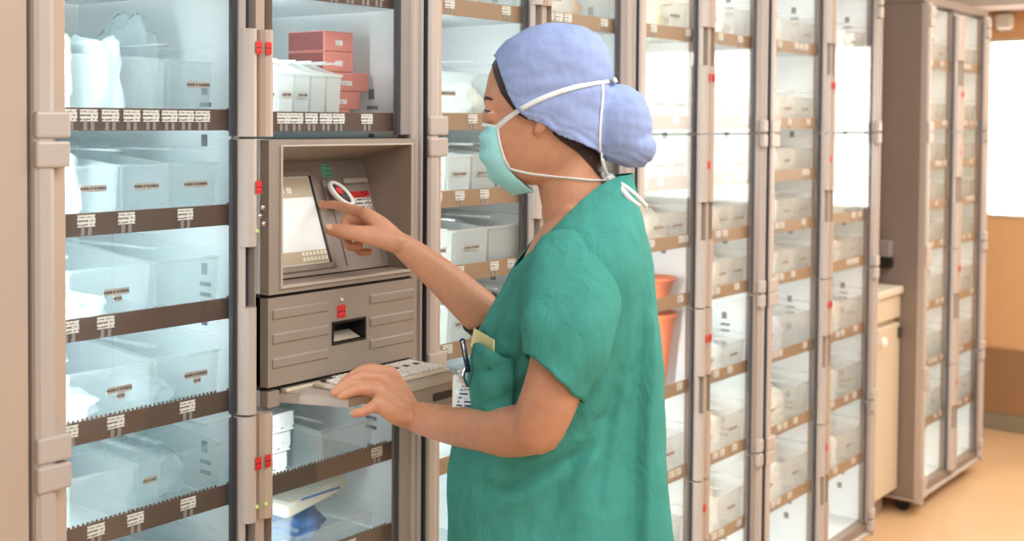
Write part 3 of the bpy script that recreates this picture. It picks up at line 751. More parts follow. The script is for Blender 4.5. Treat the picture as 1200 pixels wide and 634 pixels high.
# drawer module
bm = bmesh.new(); dz0, dz1 = 1.031, 1.183
HX0, HX1, HZ0, HZ1 = .163, .243, 1.086, 1.122
for (a, b, c_, d_) in ((TX0, HX0, dz0, dz1), (HX1, TX1, dz0, dz1), (HX0, HX1, dz0, HZ0), (HX0, HX1, HZ1, dz1)): box(bm, a, b, -.022, -.002, c_, d_)
dr = finish(bm, 'drawer_front', M['terminal'], t)
for k in range(3):
    zc = dz0 + .03 + k * .042
    for a, b in ((TX0 + .01, HX0 - .012), (HX1 + .014, TX1 - .004)):
        bm = bmesh.new(); prism(bm, [(-.022, zc), (-.0245, zc + .003), (-.0245, zc + .016), (-.022, zc + .019)], 'x', a, b); finish(bm, 'ridge', M['terminal'], dr)
bm = bmesh.new(); box(bm, HX0, HX1, .018, .021, HZ0, HZ1)
box(bm, HX0 - .003, HX0 + .001, -.0235, .02, HZ0 - .003, HZ1 + .003); box(bm, HX1 - .001, HX1 + .003, -.0235, .02, HZ0 - .003, HZ1 + .003)
box(bm, HX0, HX1, -.0235, .02, HZ1 - .001, HZ1 + .003); box(bm, HX0, HX1, -.0235, .02, HZ0 - .003, HZ0 + .001)
hp = finish(bm, 'pull_recess', M['black'], dr)
bm = bmesh.new(); prism(bm, [(-.015, HZ0 + .0015), (.015, HZ0 + .0015), (.015, HZ0 + .013)], 'x', HX0 + .004, HX1 - .004); finish(bm, 'pull_scoop', M['cream'], hp)
p = atY(400, 365, -.0225); bm = bmesh.new(); box(bm, p.x - .010, p.x + .010, -.0232, -.0222, p.z - .0115, p.z + .0115); finish(bm, 'red_sticker', M['red'], dr)
p = atY(400, 351, -.0225); bm = bmesh.new(); ellipsoid(bm, (p.x, -.0235, p.z), (.0035, .003, .0035), u=10, v=8); finish(bm, 'lamp_dot', M['key'], dr, True)
# side frame and dark gap lines around the drawer
bm = bmesh.new(); box(bm, TX0, TX1, -.010, .10, dz1 + .0005, 1.1885); box(bm, TX0, TX1, -.008, .10, 1.024, dz0 - .0005); box(bm, TX0, TX1, .03, .11, ZA, 1.19)
finish(bm, 'inner_frame', M['black'], t)
bm = bmesh.new(); box(bm, TX0, TX0 + .026, -.022, .03, ZA, 1.0235, .001); finish(bm, 'lower_frame', M['terminal'], t)
# keyboard tray (trapezoid plan)
def tray(bm, pts, z0, z1, bev=.004):
    prism(bm, pts, 'z', z0, z1)
bm = bmesh.new()
TP = [(.048, -.003), (.372, -.003), (.378, -.125), (.098, -.128)]
prism(bm, TP, 'z', .998, 1.016)
es = [e_ for e_ in bm.edges if abs(e_.verts[0].co.z - e_.verts[1].co.z) < 1e-5 and e_.verts[0].co.z > 1.01]
bmesh.ops.bevel(bm, geom=es, offset=.004, segments=2, affect='EDGES')
kt = finish(bm, 'keyboard_tray', M['terminal_light'], t)
bm = bmesh.new(); box(bm, .054, .366, -.022, -.004, 1.0155, 1.0225, .003, 3); finish(bm, 'back_rail', M['cream'], kt)
bm = bmesh.new(); prism(bm, [(-.016, .9975), (-.122, .9975), (-.122, .952), (-.04, .952)], 'x', .235, .376); ub = finish(bm, 'tray_apron', M['terminal'], kt)
bm = bmesh.new(); box(bm, .322, .374, -.1235, -.1215, .968, .982); finish(bm, 'pull_slot', M['black'], ub)
# the keyboard
k = thing('keyboard', 'cream keyboard lying on the pulled out tray under the left hand', 'keyboard', (.238, -.071, 1.0162))
bm = bmesh.new(); box(bm, -.125, .130, -.050, .046, .0, .008, .003); finish(bm, 'case', M['cream'], k)
bm = bmesh.new(); bd = bmesh.new(); be = bmesh.new()
for r_ in range(6):
    for c_ in range(17):
        x = -.112 + c_ * .0137; y = -.045 + r_ * .0150
        if r_ == 0 and 4 <= c_ <= 9: continue
        tgt = be if r_ == 5 and c_ in (0, 1) else bd if r_ == 3 and 9 <= c_ <= 15 and c_ % 2 else bm
        box(tgt, x, x + .0112, y, y + .0132, .0082, .0135, .0012, 1)
box(bm, -.05, .03, -.045, -.033, .0082, .0135, .0012, 1)
finish(bm, 'keys', M['key'], k); finish(bd, 'function_keys', M['key_dark'], k); finish(be, 'corner_keys', M['key_dark'], k)

# handheld scanner resting in its cradle
a = PLN(393, 236)
sc0 = pO + Vector((1, 0, 0)) * a[0] + pv * a[1] + pn * .012
s_ = thing('barcode_scanner', 'small white scanner with red window leaning against the terminal panel', 'scanner', sc0)
p0, p1 = atY(387, 215, .062) - sc0, atY(412, 239, .040) - sc0
dirv = (p1 - p0); nrm = pn; sd = dirv.normalized().cross(nrm)
bm = bmesh.new(); rg = []
for j in range(28):
    a_ = 2 * math.pi * j / 28
    c_ = (p0 + p1) / 2 + dirv * .5 * math.cos(a_) + sd * .0125 * math.sin(a_)
    tt = (-dirv * .5 * math.sin(a_) + sd * .0125 * math.cos(a_)).normalized(); o1 = tt.cross(nrm)
    rg.append([c_ + o1 * (.0042 * math.cos(q)) + nrm * (.006 * math.sin(q)) for q in [2 * math.pi * i / 8 for i in range(8)]])
rings_mesh(bm, rg + [rg[0]], cap=False); bmesh.ops.remove_doubles(bm, verts=bm.verts, dist=1e-5)
finish(bm, 'shell', M['key'], s_, True)
bm = bmesh.new(); mt = Matrix((dirv.normalized(), sd, nrm)).transposed(); ellipsoid(bm, (p0 + p1) / 2, (dirv.length * .46, .0105, .004), mt); finish(bm, 'window', M['black'], s_, True)
bm = bmesh.new(); ellipsoid(bm, p0 * .62 + p1 * .38 + nrm * .003, (dirv.length * .18, .006, .003), mt); finish(bm, 'red_lamp', M['red'], s_, True)

# ------------------------------------------------------------------ the person
LD = -_f                       # towards the viewer = the person's left
FD = -_r                       # the way the body faces
D0 = 2.046
O0 = atD(655, 500, D0)
def H(px, py, l=0.):           # a point l metres to the left of the person's middle plane
    return atD(px, py, D0) + LD * l
def P(px, py, l=0.):           # a point seen at (px, py) when it stands l metres left of the middle plane
    return atD(px, py, D0 - l)
def inv(p):
    l = (p - O0).dot(LD); q = p - LD * l - EYE
    d = q.dot(fw); return 600 + FPX * q.dot(cx) / d, PPY - FPX * q.dot(cy) / d, l
SC = D0 / FPX
def slices(bm, tab, n=40, p=2.2, front_p=None, capped=True, lscale=1.):
    """closed body from level slices: (py, front px, back px, half width in m)"""
    rings = []
    for (y, xf, xb, w) in tab:
        c = H((xf + xb) / 2, y); a = (xb - xf) / 2 * SC; rg = []
        z = c.z
        for k in range(n):
            t = 2 * math.pi * k / n; ct, st = math.cos(t), math.sin(t)
            ex = 2 / p
            q = c + FD * (a * math.copysign(abs(ct) ** ex, ct)) + LD * (w * lscale * math.copysign(abs(st) ** ex, st))
            q.z = z; rg.append(q)
        rings.append(rg)
    rings_mesh(bm, rings, cap=capped); return rings
def dense(tab, k=4):
    out = []
    for i in range(len(tab) - 1):
        p0, p1, p2, p3 = tab[max(i - 1, 0)], tab[i], tab[i + 1], tab[min(i + 2, len(tab) - 1)]
        for s in range(k):
            t = s / k
            y = p1[0] + (p2[0] - p1[0]) * t
            out.append((y,) + tuple(.5 * (2 * b + (c - a) * t + (2 * a - 5 * b + 4 * c - d) * t * t + (3 * b - a - 3 * c + d) * t ** 3) for a, b, c, d in zip(p0[1:], p1[1:], p2[1:], p3[1:])))
    out.append(tab[-1]); return out
px_ = SC
HEAD = [(38, 632, 664, 20 * px_), (43, 616, 681, 33 * px_), (52, 600, 694, 43 * px_), (66, 585, 705, 50 * px_), (84, 574, 711, 54 * px_), (104, 569.5, 712, 55 * px_), (117, 566.5, 711, 55 * px_),
        (124, 568, 710, 55 * px_), (131, 572, 709, 54 * px_), (142, 571, 706, 53 * px_), (156, 570, 701, 52 * px_), (170, 570, 696, 50 * px_), (183, 572, 690, 47 * px_), (196, 576, 682, 41 * px_), (208, 588, 668, 32 * px_), (216, 606, 655, 20 * px_)]
TORSO = [(205, 690, 742, .040), (222, 664, 745, .062), (240, 648, 749, .088), (262, 634, 754, .122), (285, 619, 759, .148), (310, 603, 763, .162), (340, 588, 766, .158), (370, 573, 768, .150),
         (400, 560, 770, .142), (440, 552, 773, .136), (480, 546, 777, .136), (545, 528, 782, .146), (634, 525, 788, .170), (705, 526, 793, .195)]
person = thing('person', 'person in green scrubs, blue bouffant cap and face mask, pointing at the touchscreen', 'person', (O0.x, O0.y, 0))
def child(o): 
    o.parent = person; o.matrix_parent_inverse = Matrix.Translation((-O0.x, -O0.y, 0)); return o
bm = bmesh.new()
slices(bm, dense(HEAD), p=2.15)
limb(bm, [H(664, 165), H(666, 200), H(672, 235), H(682, 285)], [.056, .054, .054, .062], n=24, hint=LD)
limb(bm, [H(620, 190), H(600, 199)], [.034, .022], n=20, hint=LD)                      # jaw and chin
limb(bm, [H(570, 134), H(571, 147), H(573, 157)], [.007, .009, .0115], n=14, hint=LD)                 # nose
for s in (-1, 1):
    ellipsoid(bm, H(573.5, 160, s * .009), (.008, .008, .008))
    ellipsoid(bm, H(577.8, 126.6, s * .031), (.0122, .0122, .0122)); ellipsoid(bm, H(578.6, 135.6, s * .031), (.0112, .0112, .0112))     # lids
    limb(bm, [H(634, 120, s * .068), H(637, 134, s * .076), H(634, 146, s * .0795), H(628, 154, s * .076)], [(.011, .006), (.013, .006), (.011, .006), (.0075, .0055)], n=12, hint=LD)   # ear
ellipsoid(bm, H(575, 178), (.012, .014, .004)); ellipsoid(bm, H(576, 184), (.010, .013, .005))      # lips
TB = [(y, xf + 4 + 25 * min(1, max(0, (y - 300) / 60)), xb - 9 - 20 * min(1, max(0, (y - 285) / 60)), max(.02, w - .014 - .016 * min(1, max(0, (y - 300) / 60)))) for (y, xf, xb, w) in TORSO if 230 < y < 650]
slices(bm, dense(TB, 2), p=2.3)
# left arm (nearer): upper arm, forearm
limb(bm, [P(676, 325, .095), P(662, 395, .150), P(648, 455, .172), P(630, 500, .165)], [.036, .046, .0455, .0425], n=20, hint=LD)
limb(bm, [P(630, 500, .165), P(590, 506, .110), P(535, 499, .020), P(487, 489, -.060)], [.0415, .040, .033, (.0265, .023)], n=20, hint=LD)
# right arm
limb(bm, [P(700, 310, -.115), P(650, 365, -.20), P(598, 396, -.25)], [.046, .044, .040], n=20, hint=LD)
limb(bm, [P(598, 396, -.25), P(560, 363, -.215), P(515, 322, -.192), P(471, 287, -.170)], [.040, .040, .032, (.0215, .026)], n=20, hint=LD)
def hand(bm, wrist, fingers, thumb, mr):
    for (wp, chain, rad) in fingers:
        limb(bm, [wrist.lerp(wp, .5), wp.lerp(chain[0], .5), chain[0]], [mr * .95, mr, rad[0] * 1.18], n=12, hint=LD)
        limb(bm, chain, rad, n=12, hint=LD)
    limb(bm, thumb[0], thumb[1], n=12, hint=LD)
wl = P(487, 489, -.070)
fr = [.0115, .0107, .0095, .0078]
hand(bm, wl, [
    (atY(480, 476, -.172), [atY(457, 437, -.150), atY(431, 433, -.134), atY(413, 441, -.118), atY(401, 450, -.110)], fr),
    (atY(480, 482, -.186), [atY(447, 445, -.158), atY(420, 443, -.146), atY(403, 452, -.134), atY(392, 460, -.128)], fr),
    (atY(480, 490, -.200), [atY(442, 458, -.172), atY(421, 456, -.160), atY(409, 460, -.150), atY(400, 464, -.146)], [.0110, .0102, .0090, .0076]),
    (atY(480, 498, -.214), [atY(443, 473, -.190), atY(431, 480, -.180), atY(423, 483, -.174), atY(415, 484.5, -.172)], [.0104, .0094, .0086, .0074])],
    ([atY(483, 479, -.175), atY(467, 464, -.152), atY(450, 454, -.142), atY(437, 450, -.134)], [.016, .0145, .011, .0085]), .0165)
wr = P(471, 287, -.125)
RS = -.045
P0_ = P
def P(px, py, l=0.): return P0_(px, py, l + RS)
wr = P(471, 287, -.125)
tip = pO + Vector((1, 0, 0)) * 0
_d = ray(375.5, 240); _k = (pO + pn * .0135 - EYE).dot(pn) / _d.dot(pn); ltip = D0 - _k * _d.dot(fw)
print('fingertip l', ltip)
dl = ltip + .125 - RS
fr = [.0112, .0098, .0086, .0074]
RIX = [P(429, 251, -.112 + dl * .25), P(405, 243.5, -.118 + dl * .55), P(389, 240, -.122 + dl * .8), P(377, 240, ltip - RS)]
RTH = [P(462, 284, -.108), P(440, 277, -.098), P(415, 273, -.094), P(399, 271, -.094), P(386, 268.5, -.096)]
hand(bm, wr, [
    (P(463, 278, -.118), RIX, fr),
    (P(463, 281, -.130), [P(431, 255, -.140), P(405, 258, -.146), P(408, 272, -.138), P(421, 273, -.134)], [.0108, .0100, .0090, .0078]),
    (P(465, 286, -.140), [P(437, 262, -.162), P(409, 273, -.166), P(409, 288, -.156), P(421, 289, -.150)], [.0104, .0094, .0084, .0074]),
    (P(467, 291, -.148), [P(445, 270, -.180), P(421, 283, -.184), P(422, 295, -.174), P(433, 295, -.168)], [.0096, .0084, .0076, .0068])],
    (RTH, [.0195, .0190, .0140, .0136, .0108]), .0175)
P = P0_
# legs and feet under the trousers
hipz = H(655, 634).z
for s in (-1, 1):
    hp_ = H(655, 655, s * .075); ft = Vector((hp_.x, hp_.y, .09))
    limb(bm, [hp_ + Vector((0, 0, .05)), hp_.lerp(ft, .5) + FD * .01, ft], [.066, .056, .042], n=18, hint=FD)
    limb(bm, [ft + Vector((0, 0, -.03)), ft + FD * .08 + Vector((0, 0, -.045)), ft + FD * .15 + Vector((0, 0, -.055))], [(.036, .036), (.042, .03), (.036, .02)], n=16, hint=_u)
body = fuse(bm, .0027, 3, .5)
body.normal_update(); body_copy = body.copy()
ob = child(finish(body, 'body', M['skin'], None, True))
for s in (-1, 1):
    e = H(578.3, 130.8, s * .031)
    bm = bmesh.new(); ellipsoid(bm, e, (.0108, .0108, .0108)); eo = child(finish(bm, 'eye', M['eye'], None, True))
    bm = bmesh.new(); ellipsoid(bm, e + FD * .0062, (.0055, .0055, .0055)); io = finish(bm, 'iris', M['iris'], None, True); io.parent = eo
    bm = bmesh.new(); limb(bm, [H(569, 118, s * .012), H(570, 115, s * .028), H(577, 117, s * .045)], [.002, .0028, .0016], n=8, hint=FD); child(finish(bm, 'eyebrow', M['hair'], None, True))
    bm = bmesh.new(); limb(bm, [H(572.5, 130, s * .020), H(569, 129.6, s * .031), H(575, 131, s * .043)], [.0012, .0018, .0012], n=8, hint=FD); child(finish(bm, 'eyelash', M['hair'], None, True))
def nail(p, nrm_, tdir, r):
    s2 = nrm_.cross(tdir).normalized(); mt = Matrix((tdir.normalized(), s2, nrm_.normalized())).transposed()
    bm = bmesh.new(); ellipsoid(bm, p, (r * .95, r * .72, r * .22), mt, 12, 8); child(finish(bm, 'fingernail', M['nail'], None, True))
tdir = (RTH[-1] - RTH[-2]).normalized(); nn = (LD * .9 + _u * .5).normalized(); nn = (nn - tdir * nn.dot(tdir)).normalized()
nail(RTH[-1] + nn * .0102, nn, tdir, .0085)
tdir = (RIX[-1] - RIX[-2]).normalized(); nn = (_u - tdir * _u.dot(tdir)).normalized(); nail(RIX[-1] + nn * .0068, nn, tdir, .0060)

# hair showing in front of and below the cap
CUT = [(540, 30), (575, 58), (581, 69), (588, 92), (595, 111), (602, 124), (610, 134), (620, 140), (631, 143), (654, 158), (680, 168), (697, 176), (712, 189), (735, 196), (757, 197), (800, 197)]
HL = [(540, 40), (572, 62), (576, 74), (580, 92), (587, 110), (596, 122), (606, 134), (620, 142), (640, 151), (655, 164), (676, 178), (690, 192), (702, 206), (716, 214), (800, 214)]
ICUT = [(y, x) for x, y in CUT]; IHL = [(y, x) for x, y in HL]
bm = body_copy; gone = []
for f in bm.faces:
    x, y, l = inv(f.calc_center_median())
    if not (y < interp(HL, x)[0] and 40 < y < 212 and 560 < x < 730 and abs(l) < .085) or (617 < x < 646 and y > 126): gone.append(f)
bmesh.ops.delete(bm, geom=gone, context='FACES')
for v in bm.verts: v.co += v.normal * (.0022 + .0006 * noise.noise(v.co * 160))
for v in [v for v in bm.verts if v.is_boundary]:
    x, y, l = inv(v.co); yt = interp(HL, x)[0]
    if x < 606: v.co += FD * ((x - interp(IHL, y)[0]) * SC) if abs(x - interp(IHL, y)[0]) < 5 else FD * 0
    elif abs(yt - y) < 4: v.co.z += (y - yt) * SC
child(finish(bm, 'hair', M['hair'], None, True))
# bouffant cap
CAP = [(27.5, 640, 668, 14 * px_), (32, 619, 688, 30 * px_), (42, 601, 703, 45 * px_), (55, 586, 711, 55 * px_), (70, 576.5, 716, 60 * px_), (90, 569.5, 718, 63 * px_), (110, 566.5, 719, 64 * px_),
       (130, 568, 717, 63.5 * px_), (150, 578, 714, 62 * px_), (170, 600, 708, 58 * px_), (190, 626, 702, 48 * px_)]
bm = bmesh.new(); slices(bm, dense(CAP), n=48, p=2.2)
ellipsoid(bm, H(722, 147), (50 * px_, 50 * px_, 50 * px_), Matrix.Diagonal((.82, .86, 1.0)))
ellipsoid(bm, H(735, 172), (30 * px_, 36 * px_, 27 * px_)); ellipsoid(bm, H(705, 140), (34 * px_, 50 * px_, 44 * px_))
cap = fuse(bm, .0036, 5, .5)
cap.normal_update()
for v in cap.verts:
    q = v.co
    x, y, l = inv(q)
    n1 = noise.noise(Vector((x * .035, y * .09, l * 22))); n2 = noise.noise(Vector((x * .16, y * .10, l * 60 + 9)))
    edge = max(0, 1 - abs(interp(CUT, x)[0] - y) / 22)
    g = math.sin((x * .5 - y) * .62 + n1 * 4) * edge
    # gather where the upper tie presses in
    tie = math.exp(-((y - (98 + (x - 700) * -.20 + (0 if x < 700 else (x - 700) * .1))) / 5) ** 2) if x > 600 else 0
    v.co += v.normal * (n1 * .0022 + n2 * .0007 + g * .0015 - tie * .0022)
dead = [f for f in cap.faces if (lambda q: q[1] > interp(CUT, q[0])[0] + .8)(inv(f.calc_center_median()))]
bmesh.ops.delete(cap, geom=dead, context='FACES')
for v in [v for v in cap.verts if v.is_boundary]:
    x, y, l = inv(v.co); yt = interp(CUT, x)[0]
    if x < 606 and y > 55: v.co += FD * ((x - interp(ICUT, y)[0]) * SC) if abs(x - interp(ICUT, y)[0]) < 9 else FD * 0
    elif abs(yt - y) < 8: v.co.z += (y - yt) * SC * .8
bmesh.ops.smooth_vert(cap, verts=[v for v in cap.verts if v.is_boundary], factor=.5, use_axis_x=True, use_axis_y=True, use_axis_z=True)
co = child(finish(cap, 'bouffant_cap', M['cap'], None, True))
sm = co.modifiers.new('s', 'SOLIDIFY'); sm.thickness = .0018; sm.offset = -1
# face mask: pleated sheet round the lower face
MK = [(146, 570, 583.5, 149, .0430), (152, 567.5, 583.5, 155, .0465), (160, 565, 584.5, 162, .0500), (172, 563.5, 586.5, 173, .0520), (186, 565.5, 590.5, 185, .0520), (200, 570.5, 597, 197, .0490), (212, 579.5, 607, 208, .0435), (221, 591, 617, 217, .0360), (227, 603, 625, 223, .0260)]
bm = bmesh.new(); rows = []
for i, (yc, xf, xe, ye, le) in enumerate(dense(MK, 6)):
    row = []
    for j in range(41):
        t = math.pi * j / 40 ; c_, s_ = math.sin(t), math.cos(t)
        x = xe + (xf - xe) * c_ ** .8; y = ye + (yc - ye) * c_; l = le * math.copysign(abs(s_) ** .8, s_)
        u = i / 48.; pl = (abs((u * 4.2) % 1 - .5) - .25) * .015 * (1 - abs(s_) ** 3)
        pk = noise.noise(Vector((x * .12, y * .12, l * 50))) * .0018 * (1 if abs(s_) > .3 else .5)
        row.append(H(x, y, l) + FD * (pl + pk))
    rows.append(row)
rings_mesh(bm, rows, close=False, cap=False)
mo = child(finish(bm, 'face_mask', M['mask'], None, True))
sm = mo.modifiers.new('s', 'SOLIDIFY'); sm.thickness = .0022; sm.offset = 1
cen = H(645, 130)
out = lambda p: (Vector(p) - cen)
_dg = bpy.context.evaluated_depsgraph_get()
cap_bvh = BVHTree.FromObject(co, _dg); body_bvh = BVHTree.FromObject(ob, _dg); mask_bvh = BVHTree.FromObject(mo, _dg)
def strap(pts, w=.0085, th=.0016):
    q = []
    for p in catmull(pts, 8):
        l = (p - O0).dot(LD); s = 1 if l >= 0 else -1; best = None; base = p - LD * l
        for bv in (cap_bvh, body_bvh, mask_bvh):
            h = bv.ray_cast(base + LD * (s * .25), -LD * s, .2499)
            if h[0] is not None:
                hl = abs((h[0] - O0).dot(LD)); best = hl if best is None else max(best, hl)
        q.append(base + LD * s * ((best if best is not None else abs(l)) + .0012))
    for _ in range(3): q = [q[0]] + [(q[i - 1] + q[i] * 2 + q[i + 1]) / 4 for i in range(1, len(q) - 1)] + [q[-1]]
    bm = bmesh.new(); ribbon(bm, q, w, th, out)
    o = finish(bm, 'mask_tie', M['tie'], None, True); o.parent = mo; o.matrix_parent_inverse = Matrix.Identity(4); return o
bm = bmesh.new(); ribbon(bm, catmull([H(583, 149, .046), H(573, 147.3, .036), H(566.5, 146.3, .014), H(565.5, 146, 0), H(566.5, 146.3, -.014), H(573, 147.3, -.036), H(583, 149, -.046)], 4), .006, .0026, lambda p: out(p) * .3 + FD * .1); o = finish(bm, 'mask_binding', M['tie'], None, True); o.parent = mo
bm = bmesh.new(); ribbon(bm, [H(x, y, l * s) for s in (1,) for (x, y, l) in [(583, 148, .045), (584.5, 160, .0525), (587, 173, .0545), (591, 185, .0545), (597.5, 197, .0515)]], .006, .0026, out); o = finish(bm, 'mask_binding', M['tie'], None, True); o.parent = mo
for s in (1, -1):
    # upper tie over the cap, lower tie round the neck, both to the knot at the nape
    strap([H(583, 149, s * .046), H(600, 135, s * .066), H(622, 122, s * .081), H(645, 112, s * .0905), H(672, 103.5, s * .091), H(700, 97.5, s * .074), H(716, 95, s * .046), H(722, 94, s * .012)])
    strap([H(597, 197, s * .050), H(618, 202, s * .064), H(645, 205.5, s * .0645), H(670, 208, s * .0595), H(695, 211, s * .040), H(712, 211, s * .008)])
strap([H(703, 97, .076), H(703.5, 112, .080), H(702, 130, .080), H(700.5, 150, .078), H(700.5, 170, .070), H(703, 185, .052), H(708, 200, .030), H(713, 208, .012)], .006)
bm = bmesh.new(); ellipsoid(bm, H(713, 209, .010), (.010, .012, .010)); limb(bm, [H(706, 204, .02), H(716, 211, .01), H(724, 213, .012)], [.005, .007, .004], n=10, hint=LD); o = finish(bm, 'tie_knot', M['tie'], None, True); o.parent = mo
# scrub top
NECKL = [(560, 345), (600, 315), (612, 300), (630, 281), (645, 264), (660, 249), (680, 231), (700, 216), (722, 206), (745, 203), (800, 203)]
TD = dense(TORSO, 11); NA = 300
bm = bmesh.new(); rings = slices(bm, TD, n=NA, p=2.35, capped=False)
bm.normal_update()
bm.verts.ensure_lookup_table()
for i in range(len(TD)):
    for k in range(NA):
        v = bm.verts[i * NA + k]; x, y, l = inv(v.co)
        t = 2 * math.pi * k / NA
        n0 = noise.noise(v.co * 6); n1 = noise.noise(Vector((v.co.x * 14, v.co.y * 14, v.co.z * 5))); n2 = noise.noise(v.co * 38)
        low = min(1, max(0, (y - 250) / 170))
        nw = noise.noise(Vector((v.co.x * 7, v.co.y * 7, v.co.z * 2.2 + 4)))
        d = n0 * .010 * low + n1 * .0075 * low + n2 * .0014
        ph = t * 11 + n0 * 2.4 + nw * 2
        d += low * .0022 * math.sin(ph * .6)
        # back panel: a sharp fold hanging from the shoulder blade
        xr = 757 - (y - 300) * .045
        if l > -.03 and x > 700:
            e_ = max(-1, min(1, (x - xr) / 3)); d += low * (.011 * math.exp(-((x - xr + 4) / 12) ** 2) * (1 - e_) / 2 - .008 * (e_ + 1) / 2 * max(0, 1 - (x - xr) / 60))
        if l > 0:
            # gathers under the sleeve and drag lines from the armpit to the front
            for (xa, ya, xb, yb, wd, am) in ((700, 470, 640, 560, 10, .010), (690, 500, 570, 556, 8, .012), (720, 420, 690, 560, 9, .009), (612, 545, 552, 548, 6, .009), (664, 556, 610, 600, 9, .006), (608, 335, 592, 400, 7, .008), (596, 330, 572, 395, 6, .005)):
                dx_, dy_ = xb - xa, yb - ya; L2 = dx_ * dx_ + dy_ * dy_
                u_ = max(0, min(1, ((x - xa) * dx_ + (y - ya) * dy_) / L2)); dist = ((x - xa) * dy_ - (y - ya) * dx_) / math.sqrt(L2)
                far_ = math.hypot(x - xa - dx_ * u_, y - ya - dy_ * u_)
                if far_ < wd * 3: d += am * (math.exp(-(far_ / wd) ** 2) - .8 * math.exp(-((dist - wd * 1.5) / wd) ** 2) * math.exp(-(far_ / (wd * 2)) ** 2)) * math.sin(math.pi * (.15 + .7 * u_))
            d += .006 * math.sin((x * .6 + y) * .19 + n0 * 4) * math.exp(-((x - 590) / 45) ** 2 - ((y - 440) / 60) ** 2)
        v.co += v.normal * d
dead = [f for f in bm.faces if (lambda q: q[1] < interp(NECKL, q[0])[0])(inv(f.calc_center_median()))]
bmesh.ops.delete(bm, geom=dead, context='FACES')
for v in [v for v in bm.verts if v.is_boundary]:
    x, y, l = inv(v.co)
    if y < 330:
        yt = interp(NECKL, x)[0]
        if abs(yt - y) < 10: v.co.z += (y - yt) * SC * .9
scrub_me_bm = bm.copy()
scrub_bvh = BVHTree.FromBMesh(scrub_me_bm)
so = child(finish(bm, 'scrub_top', M['scrub'], None, True)); sm = so.modifiers.new('s', 'SOLIDIFY'); sm.thickness = .0025; sm.offset = -1
# sleeves: open tubes with a hem
def sleeve(path, rad, seed, name='sleeve', hemtilt=0.):
    pts = catmull(path, 8); N = len(pts); bm = bmesh.new(); rings = []; n = 64
    for i, p in enumerate(pts):
        T = (pts[min(i + 1, N - 1)] - pts[max(i - 1, 0)]).normalized(); s = T.cross(LD).normalized(); u2 = s.cross(T).normalized()
        f_ = i / (N - 1) * (len(rad) - 1); a = min(int(f_), len(rad) - 2); t = f_ - a; t = t * t * (3 - 2 * t)
        r0 = rad[a][0] * (1 - t) + rad[a + 1][0] * t; r1 = rad[a][1] * (1 - t) + rad[a + 1][1] * t
        rg = []
        for k in range(n):
            q = 2 * math.pi * k / n
            c = p + s * (math.cos(q) * r0) + u2 * (math.sin(q) * r1)
            w = noise.noise(c * 11 + Vector((seed, 0, 0))) * .0055 + noise.noise(c * 30) * .0016
            w += .0042 * math.sin(q * 5 + i * .10 + seed) * (i / N)
            c += (c - p).normalized() * w + T * (hemtilt * math.cos(q) * r0 * (i / (N - 1)) ** 2 + .004 * noise.noise(Vector((q * 2, seed, 0))) * (i / N))
            if i >= N - 3: c += (c - p).normalized() * .0012
            rg.append(c)
        rings.append(rg)
    # rounded shoulder end
    p0 = pts[0]; T0_ = (pts[1] - pts[0]).normalized(); head = []
    for a in (80, 60, 40, 20):
        head.append([p0 + (c - p0) * math.cos(R(a)) - T0_ * math.sin(R(a)) * rad[0][1] * .75 for c in rings[0]])
    rings_mesh(bm, head + rings, cap=False)
    o = child(finish(bm, name, M['scrub'], None, True)); sm = o.modifiers.new('s', 'SOLIDIFY'); sm.thickness = .0025; sm.offset = -1; return o
sleeve([P(676, 306, .085), P(670, 340, .125), P(661, 392, .158), P(647, 442, .172)], [(.072, .060), (.081, .062), (.074, .062), (.056, .058)], 3, hemtilt=-.42)
sleeve([P(702, 312, -.098), P(672, 345, -.155), P(640, 372, -.21)], [(.066, .055), (.064, .058), (.056, .056)], 8)
# dark band on the far arm, just inside the chest outline
pa, pb = P(590, 389, -.243), P(560, 363, -.215); c = P(567, 369, -.222); T = (pb - pa).normalized(); s = T.cross(LD).normalized(); u2 = s.cross(T).normalized()
bm = bmesh.new(); rings_mesh(bm, [[c + T * h + s * (math.cos(2 * math.pi * k / 40) * r_) + u2 * (math.sin(2 * math.pi * k / 40) * r_) for k in range(40)] for h, r_ in ((-.012, .0425), (-.010, .0445), (.010, .0445), (.012, .0425))], cap=False)
o = child(finish(bm, 'arm_band', M['black'], None, True)); sm = o.modifiers.new('s', 'SOLIDIFY'); sm.thickness = .003; sm.offset = -1
# loose ends of the ties lying over the collar
out2 = lambda p: LD
for pl_, w_ in (([(714, 209), (728, 216), (742, 227), (757, 242)], .008), ([(717, 211), (726, 221), (735, 231), (746, 240)], .009)):
    q = []
    for (x, y) in pl_:
        base = H(x, y, 0); h = scrub_bvh.ray_cast(base + LD * .2, -LD, .2)
        q.append(h[0] + LD * .003 if h[0] is not None else base + LD * .012)
    q[0] = H(pl_[0][0], pl_[0][1], .016)
    bm = bmesh.new(); ribbon(bm, catmull(q, 6), w_, .0014, out2); o = finish(bm, 'tie_tail', M['tie'], None, True); o.parent = mo
